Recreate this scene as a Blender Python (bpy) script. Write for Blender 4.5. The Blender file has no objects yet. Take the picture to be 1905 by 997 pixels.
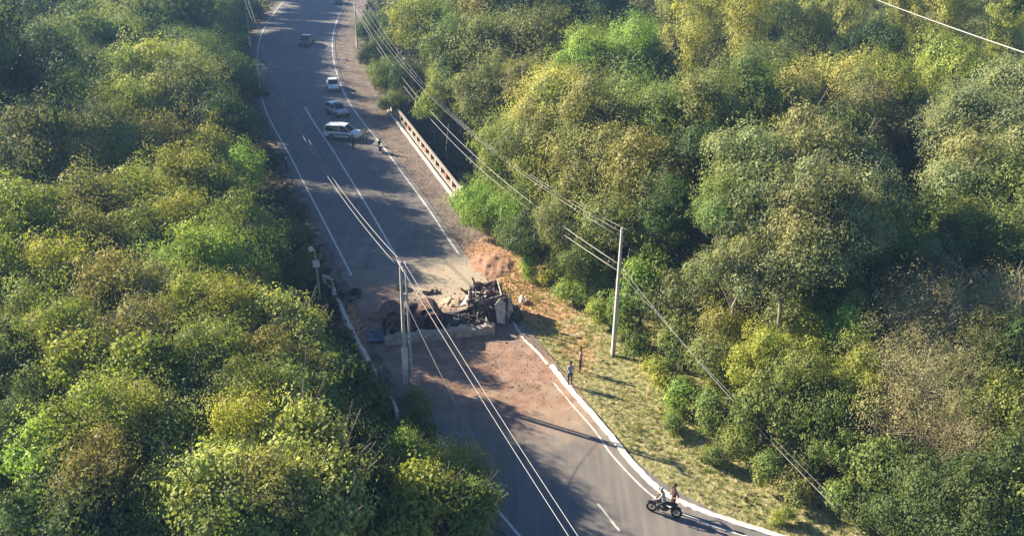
import bpy, bmesh, math, random
import numpy as np
from mathutils import Vector, Matrix
random.seed(7); rng = np.random.default_rng(7)
C = bpy.context.scene.collection
SC = bpy.context.scene
R_ = math.radians

# ------------------------------------------------------------------ camera
F, PITCH, CAMH, ROLL = 1632.0, R_(25.4), 31.5, R_(0.8)
cam = bpy.data.cameras.new("camera"); cam_o = bpy.data.objects.new("camera", cam); C.objects.link(cam_o)
SC.camera = cam_o
cam.sensor_width = 36; cam.lens = F / 1905 * 36; cam.clip_start = 0.5; cam.clip_end = 3000
Xa = Vector((1, 0, 0)); Fw = Vector((0, math.cos(PITCH), -math.sin(PITCH))); Ua = Vector((0, math.sin(PITCH), math.cos(PITCH)))
cr, sr = math.cos(ROLL), math.sin(ROLL)
Rt = Xa * cr + Ua * sr; Up = -Xa * sr + Ua * cr
cam_o.matrix_world = Matrix(((Rt.x, Up.x, -Fw.x, 0), (Rt.y, Up.y, -Fw.y, 0), (Rt.z, Up.z, -Fw.z, CAMH), (0, 0, 0, 1)))

def g(px, py, z=0.0):
    """point of the place seen at a photo pixel, at height z"""
    d = Rt * (px - 952.5) + Up * (498.5 - py) + Fw * F
    t = (z - CAMH) / d.z
    return Vector((d.x * t, d.y * t, z)), t

def proj(p):
    v = Vector(p) - Vector((0, 0, CAMH)); w = v.dot(Fw)
    return 952.5 + F * v.dot(Rt) / w, 498.5 - F * v.dot(Up) / w

# ------------------------------------------------------------------ light
SUN_EL, SUN_VEC = R_(25), Vector((-0.895, 0.446, 0)).normalized()
w = bpy.data.worlds.new("World"); SC.world = w; w.use_nodes = True
nt = w.node_tree; bg = nt.nodes['Background']; sky = nt.nodes.new('ShaderNodeTexSky')
sky.sky_type = 'NISHITA'; sky.sun_disc = False; sky.sun_elevation = SUN_EL
sky.sun_rotation = math.atan2(SUN_VEC.x, SUN_VEC.y)
sky.dust_density = 0.3; sky.ozone_density = 4.0
wb = nt.nodes.new('ShaderNodeMix'); wb.data_type = 'RGBA'; wb.blend_type = 'MULTIPLY'; wb.inputs[0].default_value = 1; wb.inputs[7].default_value = (0.84, 0.95, 1.12, 1)
nt.links.new(sky.outputs[0], wb.inputs[6]); nt.links.new(wb.outputs[2], bg.inputs[0]); bg.inputs[1].default_value = 0.05
sl = bpy.data.lights.new("sun", 'SUN'); so = bpy.data.objects.new("sun", sl); C.objects.link(so)
sl.energy = 5.0; sl.angle = R_(0.5); sl.color = (1.0, 0.87, 0.66)
sv = Vector((SUN_VEC.x * math.cos(SUN_EL), SUN_VEC.y * math.cos(SUN_EL), math.sin(SUN_EL)))
so.rotation_euler = sv.to_track_quat('Z', 'Y').to_euler(); so.location = (-60, 60, 80)
SC.view_settings.view_transform = 'Standard'; SC.view_settings.look = 'None'; SC.view_settings.gamma = 1
SC.view_settings.exposure = 1.7
SC.render.engine = 'CYCLES'
SC.cycles.max_bounces = 6; SC.cycles.transmission_bounces = 4; SC.cycles.volume_bounces = 0

# ------------------------------------------------------------------ materials
MATS = {}
def mat(name, col, rough=0.8, metal=0.0, noise=0.0, nscale=4.0, col2=None, bump=0.0, spec=None):
    if name in MATS: return MATS[name]
    m = bpy.data.materials.new(name); m.use_nodes = True; n = m.node_tree; b = n.nodes['Principled BSDF']
    b.inputs['Roughness'].default_value = rough; b.inputs['Metallic'].default_value = metal
    if spec is not None: b.inputs['Specular IOR Level'].default_value = spec
    b.inputs['Base Color'].default_value = (*col, 1)
    if noise or col2:
        tc = n.nodes.new('ShaderNodeTexCoord'); nz = n.nodes.new('ShaderNodeTexNoise'); nz.inputs['Scale'].default_value = nscale
        nz.inputs['Detail'].default_value = 6; n.links.new(tc.outputs['Object'], nz.inputs['Vector'])
        r = n.nodes.new('ShaderNodeValToRGB'); c2 = col2 or tuple(c * (1 - noise) for c in col)
        r.color_ramp.elements[0].position = 0.35; r.color_ramp.elements[1].position = 0.65
        r.color_ramp.elements[0].color = (*c2, 1); r.color_ramp.elements[1].color = (*col, 1)
        n.links.new(nz.outputs['Fac'], r.inputs[0]); n.links.new(r.outputs[0], b.inputs['Base Color'])
        if bump:
            bm_ = n.nodes.new('ShaderNodeBump'); bm_.inputs['Strength'].default_value = bump; bm_.inputs['Distance'].default_value = 0.05
            n.links.new(nz.outputs['Fac'], bm_.inputs['Height']); n.links.new(bm_.outputs[0], b.inputs['Normal'])
    MATS[name] = m; return m

def leaf_mat(name, trans=0.27):
    m = bpy.data.materials.new(name); m.use_nodes = True; n = m.node_tree; b = n.nodes['Principled BSDF']; out = n.nodes['Material Output']
    oi = n.nodes.new('ShaderNodeObjectInfo'); at = n.nodes.new('ShaderNodeAttribute'); at.attribute_name = 'tint'
    mx = n.nodes.new('ShaderNodeMix'); mx.data_type = 'RGBA'; mx.blend_type = 'MULTIPLY'; mx.inputs[0].default_value = 1
    n.links.new(oi.outputs['Color'], mx.inputs[6]); n.links.new(at.outputs['Color'], mx.inputs[7])
    b.inputs['Roughness'].default_value = 0.65; b.inputs['Specular IOR Level'].default_value = 0.2
    n.links.new(mx.outputs[2], b.inputs['Base Color'])
    tr = n.nodes.new('ShaderNodeBsdfTranslucent'); g2 = n.nodes.new('ShaderNodeMix'); g2.data_type = 'RGBA'; g2.blend_type = 'MULTIPLY'
    g2.inputs[0].default_value = 1; n.links.new(mx.outputs[2], g2.inputs[6]); g2.inputs[7].default_value = (1.7, 1.8, 0.9, 1)
    n.links.new(g2.outputs[2], tr.inputs[0])
    ms = n.nodes.new('ShaderNodeMixShader'); ms.inputs[0].default_value = trans
    n.links.new(b.outputs[0], ms.inputs[1]); n.links.new(tr.outputs[0], ms.inputs[2]); n.links.new(ms.outputs[0], out.inputs[0])
    return m
LEAF = leaf_mat('leaf'); MATS['leaf'] = LEAF
BARK = mat('bark', (0.17, 0.14, 0.11), 0.9, noise=0.5, nscale=3, bump=0.5)
PALEBARK = mat('pale_bark', (0.42, 0.36, 0.28), 0.9, noise=0.4, nscale=2, bump=0.4)
CONC = mat('concrete', (0.42, 0.40, 0.37), 0.85, noise=0.35, nscale=2.5)
POLEC = mat('pole_concrete', (0.50, 0.48, 0.45), 0.85, noise=0.2, nscale=3)
WHITEP = mat('worn_white_paint', (0.72, 0.68, 0.62), 0.8, noise=0.3, nscale=6, col2=(0.45, 0.38, 0.32))
WHITEK = mat('whitewashed_concrete', (0.82, 0.78, 0.72), 0.85, noise=0.2, nscale=3, col2=(0.6, 0.5, 0.42))
CABLE = mat('cable', (0.36, 0.355, 0.35), 0.6)
BRIGHT = mat('aluminium_cable', (0.36, 0.35, 0.34), 0.6, 0.1)
TYRE = mat('tyre', (0.018, 0.018, 0.018), 0.8)
RIM = mat('rim', (0.35, 0.35, 0.36), 0.4, 0.6)
GLASS = mat('dark_glass', (0.015, 0.02, 0.025), 0.08, spec=0.6)
BLACK = mat('black_plastic', (0.02, 0.02, 0.022), 0.5)
CHAR = mat('charred_metal', (0.10, 0.085, 0.075), 0.85, 0.0, noise=0.5, nscale=5, col2=(0.035, 0.032, 0.032))
RUST = mat('burnt_rust', (0.24, 0.13, 0.095), 0.9, 0.0, nscale=5, col2=(0.05, 0.03, 0.028), noise=0.5)
DIRTY = mat('dirty_pale_panel', (0.50, 0.47, 0.42), 0.7, noise=0.5, nscale=3, col2=(0.2, 0.17, 0.15))
CREAM = mat('bare_cream_panel', (0.62, 0.58, 0.48), 0.6, noise=0.3, nscale=4, col2=(0.35, 0.3, 0.24))

# ------------------------------------------------------------------ helpers
def link(name, me, m=None, parent=None):
    o = bpy.data.objects.new(name, me); C.objects.link(o)
    if m is not None: me.materials.clear(); [me.materials.append(x) for x in (m if isinstance(m, (list, tuple)) else [m])]
    if parent: o.parent = parent
    return o
def tag(o, label=None, cat=None, group=None, kind=None):
    if label: o['label'] = label
    if cat: o['category'] = cat
    if group: o['group'] = group
    if kind: o['kind'] = kind
    return o
def thing(name, label, cat, loc=(0, 0, 0), rz=0, group=None):
    o = bpy.data.objects.new(name, None); C.objects.link(o); o.location = loc; o.rotation_euler = (0, 0, rz)
    o.empty_display_size = 0.3
    return tag(o, label, cat, group)
class MB:
    def __init__(s): s.v = []; s.f = []; s.m = []
    def add(s, v, f, mi=0):
        n = len(s.v); s.v += [tuple(p) for p in v]; s.f += [tuple(i + n for i in q) for q in f]; s.m += [mi] * len(f); return s
    def box(s, c, d, rot=(0, 0, 0), taper=1.0, mi=0):
        M = Matrix.Translation(c) @ Matrix.Rotation(rot[2], 4, 'Z') @ Matrix.Rotation(rot[1], 4, 'Y') @ Matrix.Rotation(rot[0], 4, 'X')
        v = []
        for z in (-.5, .5):
            k = taper if z > 0 else 1
            for x, y in ((-.5, -.5), (.5, -.5), (.5, .5), (-.5, .5)): v.append(M @ Vector((x * d[0] * k, y * d[1] * k, z * d[2])))
        return s.add(v, [(3, 2, 1, 0), (4, 5, 6, 7), (0, 1, 5, 4), (1, 2, 6, 5), (2, 3, 7, 6), (3, 0, 4, 7)], mi)
    def tube(s, pts, rad, n=8, mi=0, cap=True):
        pts = [Vector(p) for p in pts]
        rad = rad if isinstance(rad, (list, tuple)) else [rad] * len(pts)
        rings = []; ref = Vector((0, 0, 1))
        for i, p in enumerate(pts):
            t = (pts[min(i + 1, len(pts) - 1)] - pts[max(i - 1, 0)]).normalized()
            rf = ref if abs(t.dot(ref)) < 0.95 else Vector((1, 0, 0))
            a = t.cross(rf).normalized(); b = t.cross(a).normalized()
            rings.append([p + (a * math.cos(2 * math.pi * k / n) + b * math.sin(2 * math.pi * k / n)) * rad[i] for k in range(n)])
        v = [q for r in rings for q in r]; f = []
        for i in range(len(pts) - 1):
            for k in range(n): f.append((i * n + k, i * n + (k + 1) % n, (i + 1) * n + (k + 1) % n, (i + 1) * n + k))
        if cap: f.append(tuple(range(n))[::-1]); f.append(tuple((len(pts) - 1) * n + k for k in range(n)))
        return s.add(v, f, mi)
    def torus(s, c, axis, R, r, n=24, k=8, mi=0, sq=1.0):
        axis = Vector(axis).normalized(); rf = Vector((0, 0, 1)) if abs(axis.z) < .9 else Vector((1, 0, 0))
        a = axis.cross(rf).normalized(); b = axis.cross(a); c = Vector(c); v = []; f = []
        for i in range(n):
            t = 2 * math.pi * i / n; d = a * math.cos(t) + b * math.sin(t)
            for j in range(k):
                u = 2 * math.pi * j / k; v.append(c + d * (R + r * math.cos(u)) + axis * r * sq * math.sin(u))
        for i in range(n):
            for j in range(k): f.append((i * k + j, ((i + 1) % n) * k + j, ((i + 1) % n) * k + (j + 1) % k, i * k + (j + 1) % k))
        return s.add(v, f, mi)
    def blob(s, c, r, n=8, mi=0, jit=0.0, sd=0):
        rr = random.Random(sd); v = []; f = []; c = Vector(c); r = r if isinstance(r, (tuple, list)) else (r, r, r); m = n
        for i in range(1, n):
            ph = math.pi * i / n
            for j in range(m):
                th = 2 * math.pi * j / m; k = 1 + rr.uniform(-jit, jit)
                v.append(c + Vector((math.sin(ph) * math.cos(th) * r[0] * k, math.sin(ph) * math.sin(th) * r[1] * k, math.cos(ph) * r[2] * k)))
        top = len(v); v.append(c + Vector((0, 0, r[2]))); v.append(c - Vector((0, 0, r[2])))
        for i in range(n - 2):
            for j in range(m): f.append((i * m + j, (i + 1) * m + j, (i + 1) * m + (j + 1) % m, i * m + (j + 1) % m))
        for j in range(m): f.append((top, j, (j + 1) % m)); f.append((top + 1, (n - 2) * m + (j + 1) % m, (n - 2) * m + j))
        return s.add(v, f, mi)
    def build(s, name, m=None, parent=None, smooth=False):
        me = bpy.data.meshes.new(name); me.from_pydata(s.v, [], s.f); me.update()
        if m is not None:
            for x in (m if isinstance(m, (list, tuple)) else [m]): me.materials.append(x)
        me.polygons.foreach_set('material_index', s.m)
        if smooth: me.polygons.foreach_set('use_smooth', [True] * len(s.f))
        o = bpy.data.objects.new(name, me); C.objects.link(o)
        if parent: o.parent = parent
        return o
def npmesh(name, V, Q, m, tint=None, smooth=False):
    me = bpy.data.meshes.new(name); V = np.asarray(V, np.float32); Q = np.asarray(Q, np.int32)
    me.vertices.add(len(V)); me.vertices.foreach_set('co', V.ravel())
    k = Q.shape[1]; me.loops.add(Q.size); me.loops.foreach_set('vertex_index', Q.ravel())
    me.polygons.add(len(Q)); me.polygons.foreach_set('loop_start', np.arange(0, Q.size, k, dtype=np.int32))
    try: me.polygons.foreach_set('loop_total', np.full(len(Q), k, np.int32))
    except Exception: pass
    if tint is not None:
        a = me.attributes.new('tint', 'FLOAT_COLOR', 'POINT'); t = np.ones((len(V), 4), np.float32); t[:, :3] = tint; a.data.foreach_set('color', t.ravel())
    me.update(calc_edges=True); me.validate()
    for x in (m if isinstance(m, (list, tuple)) else [m]): me.materials.append(x)
    if smooth: me.polygons.foreach_set('use_smooth', [True] * len(me.polygons))
    return me

# ------------------------------------------------------------------ road lines
LP = [(-56, 250), (-53, 208), (-46.8, 163.5), (-35.4, 121.1), (-24.6, 93.3), (-18, 76.8), (-13.6, 65.7), (-8.9, 53.5), (-5.6, 45.6), (-3.4, 41.4), (-0.3, 36), (3.6, 30), (9, 24), (17, 18)]
RP = [(-41, 250), (-39, 208), (-33.3, 162), (-24.4, 124), (-14.6, 97), (-8.4, 80), (-4.6, 69), (0.35, 56.9), (3.6, 48.5), (5.5, 43.7), (7.1, 40), (9.8, 36.9), (15, 32.8), (22, 28)]
def catmull(P, n=12):
    P = [np.array(p, float) for p in P]; P = [2 * P[0] - P[1]] + P + [2 * P[-1] - P[-2]]; out = []
    for i in range(1, len(P) - 2):
        for k in range(n):
            t = k / n; a, b, c, d = P[i - 1], P[i], P[i + 1], P[i + 2]
            out.append(0.5 * (2 * b + (c - a) * t + (2 * a - 5 * b + 4 * c - d) * t * t + (3 * b - a - 3 * c + d) * t ** 3))
    out.append(P[-2]); return np.array(out)
LE, RE = catmull(LP), catmull(RP)
CE = (LE + RE) / 2; HW = np.linalg.norm(RE - LE, axis=1) / 2
TG = np.gradient(CE, axis=0); TG /= np.linalg.norm(TG, axis=1)[:, None]; RN = np.stack([-TG[:, 1], TG[:, 0]], 1)   # heading towards the camera: right of the picture
if RN[0, 0] < 0: RN = -RN
def roadco(x, y):
    """signed distance beyond road centre (right +), half width and y of the station"""
    P = np.stack([np.ravel(x), np.ravel(y)], 1); best = np.full(len(P), 1e9); idx = np.zeros(len(P), int)
    for i in range(len(CE)):
        d = ((P - CE[i]) ** 2).sum(1); k = d < best; best[k] = d[k]; idx[k] = i
    off = P - CE[idx]; lat = (off * RN[idx]).sum(1); dist = np.sqrt(best) * np.sign(lat + 1e-9)
    lat = np.where(np.abs(lat) > 12, dist, lat)
    return lat, HW[idx], CE[idx, 1]
def sm(a, b, x): t = np.clip((x - a) / (b - a), 0, 1); return t * t * (3 - 2 * t)
def wob(x, y): return 0.5 * np.sin(x * .31 + 1.3 * np.sin(y * .13)) + 0.5 * np.sin(y * .27 + 1.1 * np.sin(x * .17 + 2))
def height(x, y):
    x = np.ravel(np.asarray(x, float)); y = np.ravel(np.asarray(y, float))
    lat, hw, st = roadco(x, y)
    e = np.abs(lat) - hw
    left = lat < 0
    shL = 1.6; shR = np.where(st > 119, 4.5, np.where(st > 72, 4.6, 9.0))
    h = np.full(len(x), -0.06)
    eL = e - shL; hL = -3.2 * sm(0, 9, eL) - 1.0 * sm(10, 60, eL) + 0.6 * wob(x, y) * sm(2, 12, eL)
    eR = e - shR; bridge = sm(70, 76, st) * (1 - sm(108, 118, st))
    hR = -1.5 * sm(0, 10, eR) * (1 - bridge) - 6.5 * bridge * sm(0, 3.0, eR) * (1 - sm(14, 26, eR)) + 0.5 * wob(x, y) * sm(2, 12, eR)
    hR += 0.35 * sm(3, 8, e) * (1 - sm(60, 72, st)) * (1 - sm(9, 14, e)) + 0.06 * wob(x * 4, y * 4) * sm(0.6, 2, e) * (st < 70)
    h = h + np.where(left, np.where(eL > 0, hL, 0), hR * (e > 0))
    far = sm(250, 600, y) ; h = h * (1 - far) - 3 * far
    return h
def hz(x, y): return float(height([x], [y])[0])

# ------------------------------------------------------------------ ground
xs = np.concatenate([np.linspace(-700, -100, 25)[:-1], np.arange(-100, 80, 0.9), np.linspace(80, 700, 26)])
ys = np.concatenate([np.linspace(-60, 18, 12)[:-1], np.arange(18, 230, 0.9), np.linspace(230, 760, 24)])
GX, GY = np.meshgrid(xs, ys); GZ = height(GX, GY).reshape(GX.shape)
lat, hw, st = roadco(GX, GY); e = np.abs(lat) - hw; gx, gy = GX.ravel(), GY.ravel()
# sink under the road sheet
GZf = GZ.ravel().copy(); GZf[e < -0.6] -= 0.10
nzv = wob(gx * 1.7, gy * 1.7)
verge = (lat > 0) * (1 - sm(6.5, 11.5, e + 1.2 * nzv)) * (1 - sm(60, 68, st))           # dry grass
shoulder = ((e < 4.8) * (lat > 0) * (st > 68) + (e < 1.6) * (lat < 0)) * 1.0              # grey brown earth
redc = np.exp(-(((gx + 1.2) / 3.2) ** 2 + ((gy - 66.5) / 5.5) ** 2)) * 1.8 + np.exp(-(((gx - 2.2) / 3.0) ** 2 + ((gy - 59) / 3.5) ** 2)) * .75
redc += np.exp(-(((gx + 11.4) / 1.8) ** 2 + ((gy - 57) / 5) ** 2)) * 1.0 + 0.6 * np.exp(-(((gx - 5.0) / 1.8) ** 2 + ((gy - 53) / 4) ** 2))
redc = np.clip(redc, 0, 1)
tint = np.stack([verge, shoulder, redc], 1)
nx, ny = len(xs), len(ys); I = np.arange(nx * ny).reshape(ny, nx)
Q = np.stack([I[:-1, :-1].ravel(), I[:-1, 1:].ravel(), I[1:, 1:].ravel(), I[1:, :-1].ravel()], 1)
def ground_mat():
    m = bpy.data.materials.new('ground'); m.use_nodes = True; n = m.node_tree; b = n.nodes['Principled BSDF']; b.inputs['Roughness'].default_value = 0.95
    b.inputs['Specular IOR Level'].default_value = 0.15
    tc = n.nodes.new('ShaderNodeTexCoord'); at = n.nodes.new('ShaderNodeAttribute'); at.attribute_name = 'tint'
    sp = n.nodes.new('ShaderNodeSeparateColor'); n.links.new(at.outputs['Color'], sp.inputs[0])
    def noise(sc, det=6):
        z = n.nodes.new('ShaderNodeTexNoise'); z.inputs['Scale'].default_value = sc; z.inputs['Detail'].default_value = det; n.links.new(tc.outputs['Object'], z.inputs['Vector']); return z
    def ramp(src, stops):
        r = n.nodes.new('ShaderNodeValToRGB'); r.color_ramp.elements[0].position = stops[0][0]; r.color_ramp.elements[0].color = (*stops[0][1], 1)
        r.color_ramp.elements[1].position = stops[-1][0]; r.color_ramp.elements[1].color = (*stops[-1][1], 1)
        for p, c in stops[1:-1]: q = r.color_ramp.elements.new(p); q.color = (*c, 1)
        n.links.new(src, r.inputs[0]); return r
    def mix(f, a, c):
        x = n.nodes.new('ShaderNodeMix'); x.data_type = 'RGBA'; n.links.new(f, x.inputs[0]); n.links.new(a, x.inputs[6]); n.links.new(c, x.inputs[7]); return x.outputs[2]
    n1, n2, n3 = noise(0.9), noise(3.5), noise(0.35)
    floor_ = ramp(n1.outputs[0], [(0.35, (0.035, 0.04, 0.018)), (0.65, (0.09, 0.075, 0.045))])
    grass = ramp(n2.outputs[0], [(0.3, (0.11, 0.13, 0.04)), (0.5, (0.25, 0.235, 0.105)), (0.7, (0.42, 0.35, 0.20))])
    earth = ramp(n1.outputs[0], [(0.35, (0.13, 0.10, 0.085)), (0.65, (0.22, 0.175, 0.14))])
    red = ramp(n2.outputs[0], [(0.35, (0.33, 0.17, 0.09)), (0.65, (0.50, 0.31, 0.18))])
    def edge(ch, lo, hi):
        a = n.nodes.new('ShaderNodeMath'); a.operation = 'ADD'; n.links.new(ch, a.inputs[0])
        s = n.nodes.new('ShaderNodeMath'); s.operation = 'SUBTRACT'; n.links.new(n1.outputs[0], s.inputs[0]); s.inputs[1].default_value = 0.5
        k = n.nodes.new('ShaderNodeMath'); k.operation = 'MULTIPLY'; n.links.new(s.outputs[0], k.inputs[0]); k.inputs[1].default_value = 1.2
        n.links.new(k.outputs[0], a.inputs[1])
        mr = n.nodes.new('ShaderNodeMapRange'); mr.inputs[1].default_value = lo; mr.inputs[2].default_value = hi; n.links.new(a.outputs[0], mr.inputs[0]); return mr.outputs[0]
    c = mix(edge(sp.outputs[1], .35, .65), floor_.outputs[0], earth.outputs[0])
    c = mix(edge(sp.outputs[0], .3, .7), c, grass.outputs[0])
    c = mix(edge(sp.outputs[2], .3, .75), c, red.outputs[0])
    n.links.new(c, b.inputs['Base Color'])
    bu = n.nodes.new('ShaderNodeBump'); bu.inputs['Strength'].default_value = 0.9; bu.inputs['Distance'].default_value = 0.15
    n.links.new(n2.outputs[0], bu.inputs['Height']); n.links.new(bu.outputs[0], b.inputs['Normal'])
    return m
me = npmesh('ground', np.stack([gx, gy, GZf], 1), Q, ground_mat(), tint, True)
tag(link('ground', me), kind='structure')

# road sheet
def road_mat():
    m = bpy.data.materials.new('asphalt'); m.use_nodes = True; n = m.node_tree; b = n.nodes['Principled BSDF']; b.inputs['Roughness'].default_value = 0.85
    b.inputs['Specular IOR Level'].default_value = 0.25
    L = n.links.new; tc = n.nodes.new('ShaderNodeTexCoord'); at = n.nodes.new('ShaderNodeAttribute'); at.attribute_name = 'tint'
    sp = n.nodes.new('ShaderNodeSeparateColor'); L(at.outputs['Color'], sp.inputs[0])
    def noise(sc, det=6, stretch=None):
        z = n.nodes.new('ShaderNodeTexNoise'); z.inputs['Scale'].default_value = sc; z.inputs['Detail'].default_value = det
        if stretch:
            mp = n.nodes.new('ShaderNodeMapping'); mp.inputs['Rotation'].default_value = (0, 0, R_(stretch[0])); mp.inputs['Scale'].default_value = (stretch[1], stretch[2], 1)
            L(tc.outputs['Object'], mp.inputs[0]); L(mp.outputs[0], z.inputs['Vector'])
        else: L(tc.outputs['Object'], z.inputs['Vector'])
        return z.outputs[0]
    def ramp(src, a, c, p0=.3, p1=.7):
        r = n.nodes.new('ShaderNodeValToRGB'); r.color_ramp.elements[0].position = p0; r.color_ramp.elements[0].color = (*a, 1); r.color_ramp.elements[1].position = p1; r.color_ramp.elements[1].color = (*c, 1)
        L(src, r.inputs[0]); return r.outputs[0]
    def mix(f, a, c):
        x = n.nodes.new('ShaderNodeMix'); x.data_type = 'RGBA'; L(f, x.inputs[0]); L(a, x.inputs[6]); L(c, x.inputs[7]); return x.outputs[2]
    def edge(ch, nz, amp, lo, hi):
        s = n.nodes.new('ShaderNodeMath'); s.operation = 'MULTIPLY_ADD'; L(nz, s.inputs[0]); s.inputs[1].default_value = amp; s.inputs[2].default_value = -amp / 2
        a = n.nodes.new('ShaderNodeMath'); a.operation = 'ADD'; L(ch, a.inputs[0]); L(s.outputs[0], a.inputs[1])
        mr = n.nodes.new('ShaderNodeMapRange'); mr.inputs[1].default_value = lo; mr.inputs[2].default_value = hi; L(a.outputs[0], mr.inputs[0]); return mr.outputs[0]
    base = ramp(noise(0.35, 8), (0.165, 0.155, 0.15), (0.205, 0.19, 0.175))
    fine = ramp(noise(22, 3), (0.85, 0.85, 0.85), (1.1, 1.1, 1.1))
    x = n.nodes.new('ShaderNodeMix'); x.data_type = 'RGBA'; x.blend_type = 'MULTIPLY'; x.inputs[0].default_value = 1; L(base, x.inputs[6]); L(fine, x.inputs[7]); base = x.outputs[2]
    streak = noise(1.1, 10, (-20, 1.3, 0.5)); soft = noise(0.8, 8); tr = noise(1.0, 5, (22, 2.6, 0.12))
    wear = ramp(tr, (0.80, 0.80, 0.81), (1.16, 1.14, 1.11)); x = n.nodes.new('ShaderNodeMix'); x.data_type = 'RGBA'; x.blend_type = 'MULTIPLY'; x.inputs[0].default_value = 1; L(base, x.inputs[6]); L(wear, x.inputs[7]); base = x.outputs[2]
    dust = ramp(noise(5, 5), (0.33, 0.275, 0.20), (0.44, 0.37, 0.275))
    red = ramp(noise(1.1, 10), (0.24, 0.135, 0.09), (0.39, 0.255, 0.175), .35, .65)
    c = mix(edge(sp.outputs[1], soft, 1.0, .2, .9), base, dust)
    c = mix(edge(sp.outputs[0], streak, 1.3, .1, 1.15), c, red)
    L(c, b.inputs['Base Color'])
    bu = n.nodes.new('ShaderNodeBump'); bu.inputs['Strength'].default_value = 0.3; bu.inputs['Distance'].default_value = 0.02
    L(noise(30, 3), bu.inputs['Height']); L(bu.outputs[0], b.inputs['Normal'])
    return m
NA = 24; V = []; T = []
LE3 = catmull(LP, 30); RE3 = catmull(RP, 30); N3 = RE3 - LE3; N3 /= np.linalg.norm(N3, axis=1)[:, None]
for i in range(len(LE3)):
    a = LE3[i] - N3[i] * (0.7 + .15 * math.sin(i * .9)); c = RE3[i] + N3[i] * 0.55
    for k in range(NA + 1):
        p = a + (c - a) * k / NA; V.append((p[0], p[1], 0.0)); x, y = p
        red = 1.0 * math.exp(-(((x + 8.5 + (y - 60) * .35) / 5.5) ** 2 + ((y - 58) / 6.5) ** 2)) + 1.5 * math.exp(-(((x + 0.3 + (y - 49) * .42) / 6) ** 2 + ((y - 49.3) / 5.2) ** 2))
        dus = 1.3 * math.exp(-(((x + 5.2) / 4.0) ** 2 + ((y - 62.3) / 3.6) ** 2)) + .75 * math.exp(-(((x - 3.5) / 3) ** 2 + ((y - 47) / 5) ** 2)) + 0.3 * math.exp(-((y - 64) / 12) ** 2) + 0.4 * math.exp(-(((x + 3.0) / 2.2) ** 2 + ((y - 66) / 4) ** 2))
        dus = min(dus, 1.1); red = red * (1 - .8 * min(1, 1.3 * math.exp(-(((x + 4.7) / 3.6) ** 2 + ((y - 62) / 3.0) ** 2))))
        T.append((min(1, red), dus, 0))
n3 = len(LE3); I = np.arange(n3 * (NA + 1)).reshape(n3, NA + 1)
Q = np.stack([I[1:, :-1].ravel(), I[1:, 1:].ravel(), I[:-1, 1:].ravel(), I[:-1, :-1].ravel()], 1)
tag(link('road', npmesh('road', V, Q, road_mat(), np.array(T))), kind='structure')

# painted markings
def strip(name, pts, w_, z, m, wear=0.0):
    pts = np.array(pts, float); tg = np.gradient(pts, axis=0); tg /= np.linalg.norm(tg, axis=1)[:, None]; nr = np.stack([-tg[:, 1], tg[:, 0]], 1)
    mb = MB(); v = []
    for p, q in zip(pts, nr): v += [(p[0] - q[0] * w_ / 2, p[1] - q[1] * w_ / 2, z), (p[0] + q[0] * w_ / 2, p[1] + q[1] * w_ / 2, z)]
    mb.add(v, [(2 * i, 2 * i + 1, 2 * i + 3, 2 * i + 2)[::-1] for i in range(len(pts) - 1)])
    o = mb.build(name, m)
    if o.data.polygons[0].normal.z < 0: o.data.flip_normals()
    return o
def paint_mat():
    m = bpy.data.materials.new('road_paint'); m.use_nodes = True; n = m.node_tree; b = n.nodes['Principled BSDF']; b.inputs['Roughness'].default_value = .7
    tc = n.nodes.new('ShaderNodeTexCoord'); z = n.nodes.new('ShaderNodeTexNoise'); z.inputs['Scale'].default_value = 2.2; z.inputs['Detail'].default_value = 9; n.links.new(tc.outputs['Object'], z.inputs[0])
    r = n.nodes.new('ShaderNodeValToRGB'); r.color_ramp.elements[0].position = .27; r.color_ramp.elements[0].color = (.26, .23, .20, 1); r.color_ramp.elements[1].position = .52; r.color_ramp.elements[1].color = (.66, .63, .58, 1)
    n.links.new(z.outputs[0], r.inputs[0]); n.links.new(r.outputs[0], b.inputs[0]); return m
PAINT = paint_mat()
def sub(E, y0, y1): return [p for p in E if y0 <= p[1] <= y1]
LE2, RE2 = catmull(LP, 10), catmull(RP, 10); CE2 = (LE2 + RE2) / 2
tag(strip('edge_line', sub(LE2, 64.5, 250), .17, .004, PAINT), kind='structure')
tag(strip('edge_line', sub(LE2, 18, 43.5), .16, .004, PAINT), kind='structure')
tag(strip('edge_line', sub(RE2, 69, 190), .18, .004, PAINT), kind='structure')
el = [tuple(g(x, y)[0][:2]) for x, y in ((1030, 712), (1069, 758), (1108, 803), (1141, 849), (1203, 913), (1256, 947), (1315, 973), (1385, 996), (1500, 1030))]; tag(strip('edge_line', catmull(el, 6), .12, .004, PAINT), kind='structure')
cc = sub(CE2, 66.5, 119); tag(strip('centre_line', [(p[0] - .45, p[1]) for p in cc], .20, .004, PAINT), kind='structure')
for a, b_ in ((35.0, 37.1), (29, 31.2)):
    k = [(4.84 + (36.93 - y) * .46, y) for y in np.linspace(b_, a, 6)]; tag(strip('centre_line', k, .13, .004, PAINT), kind='structure')

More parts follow.
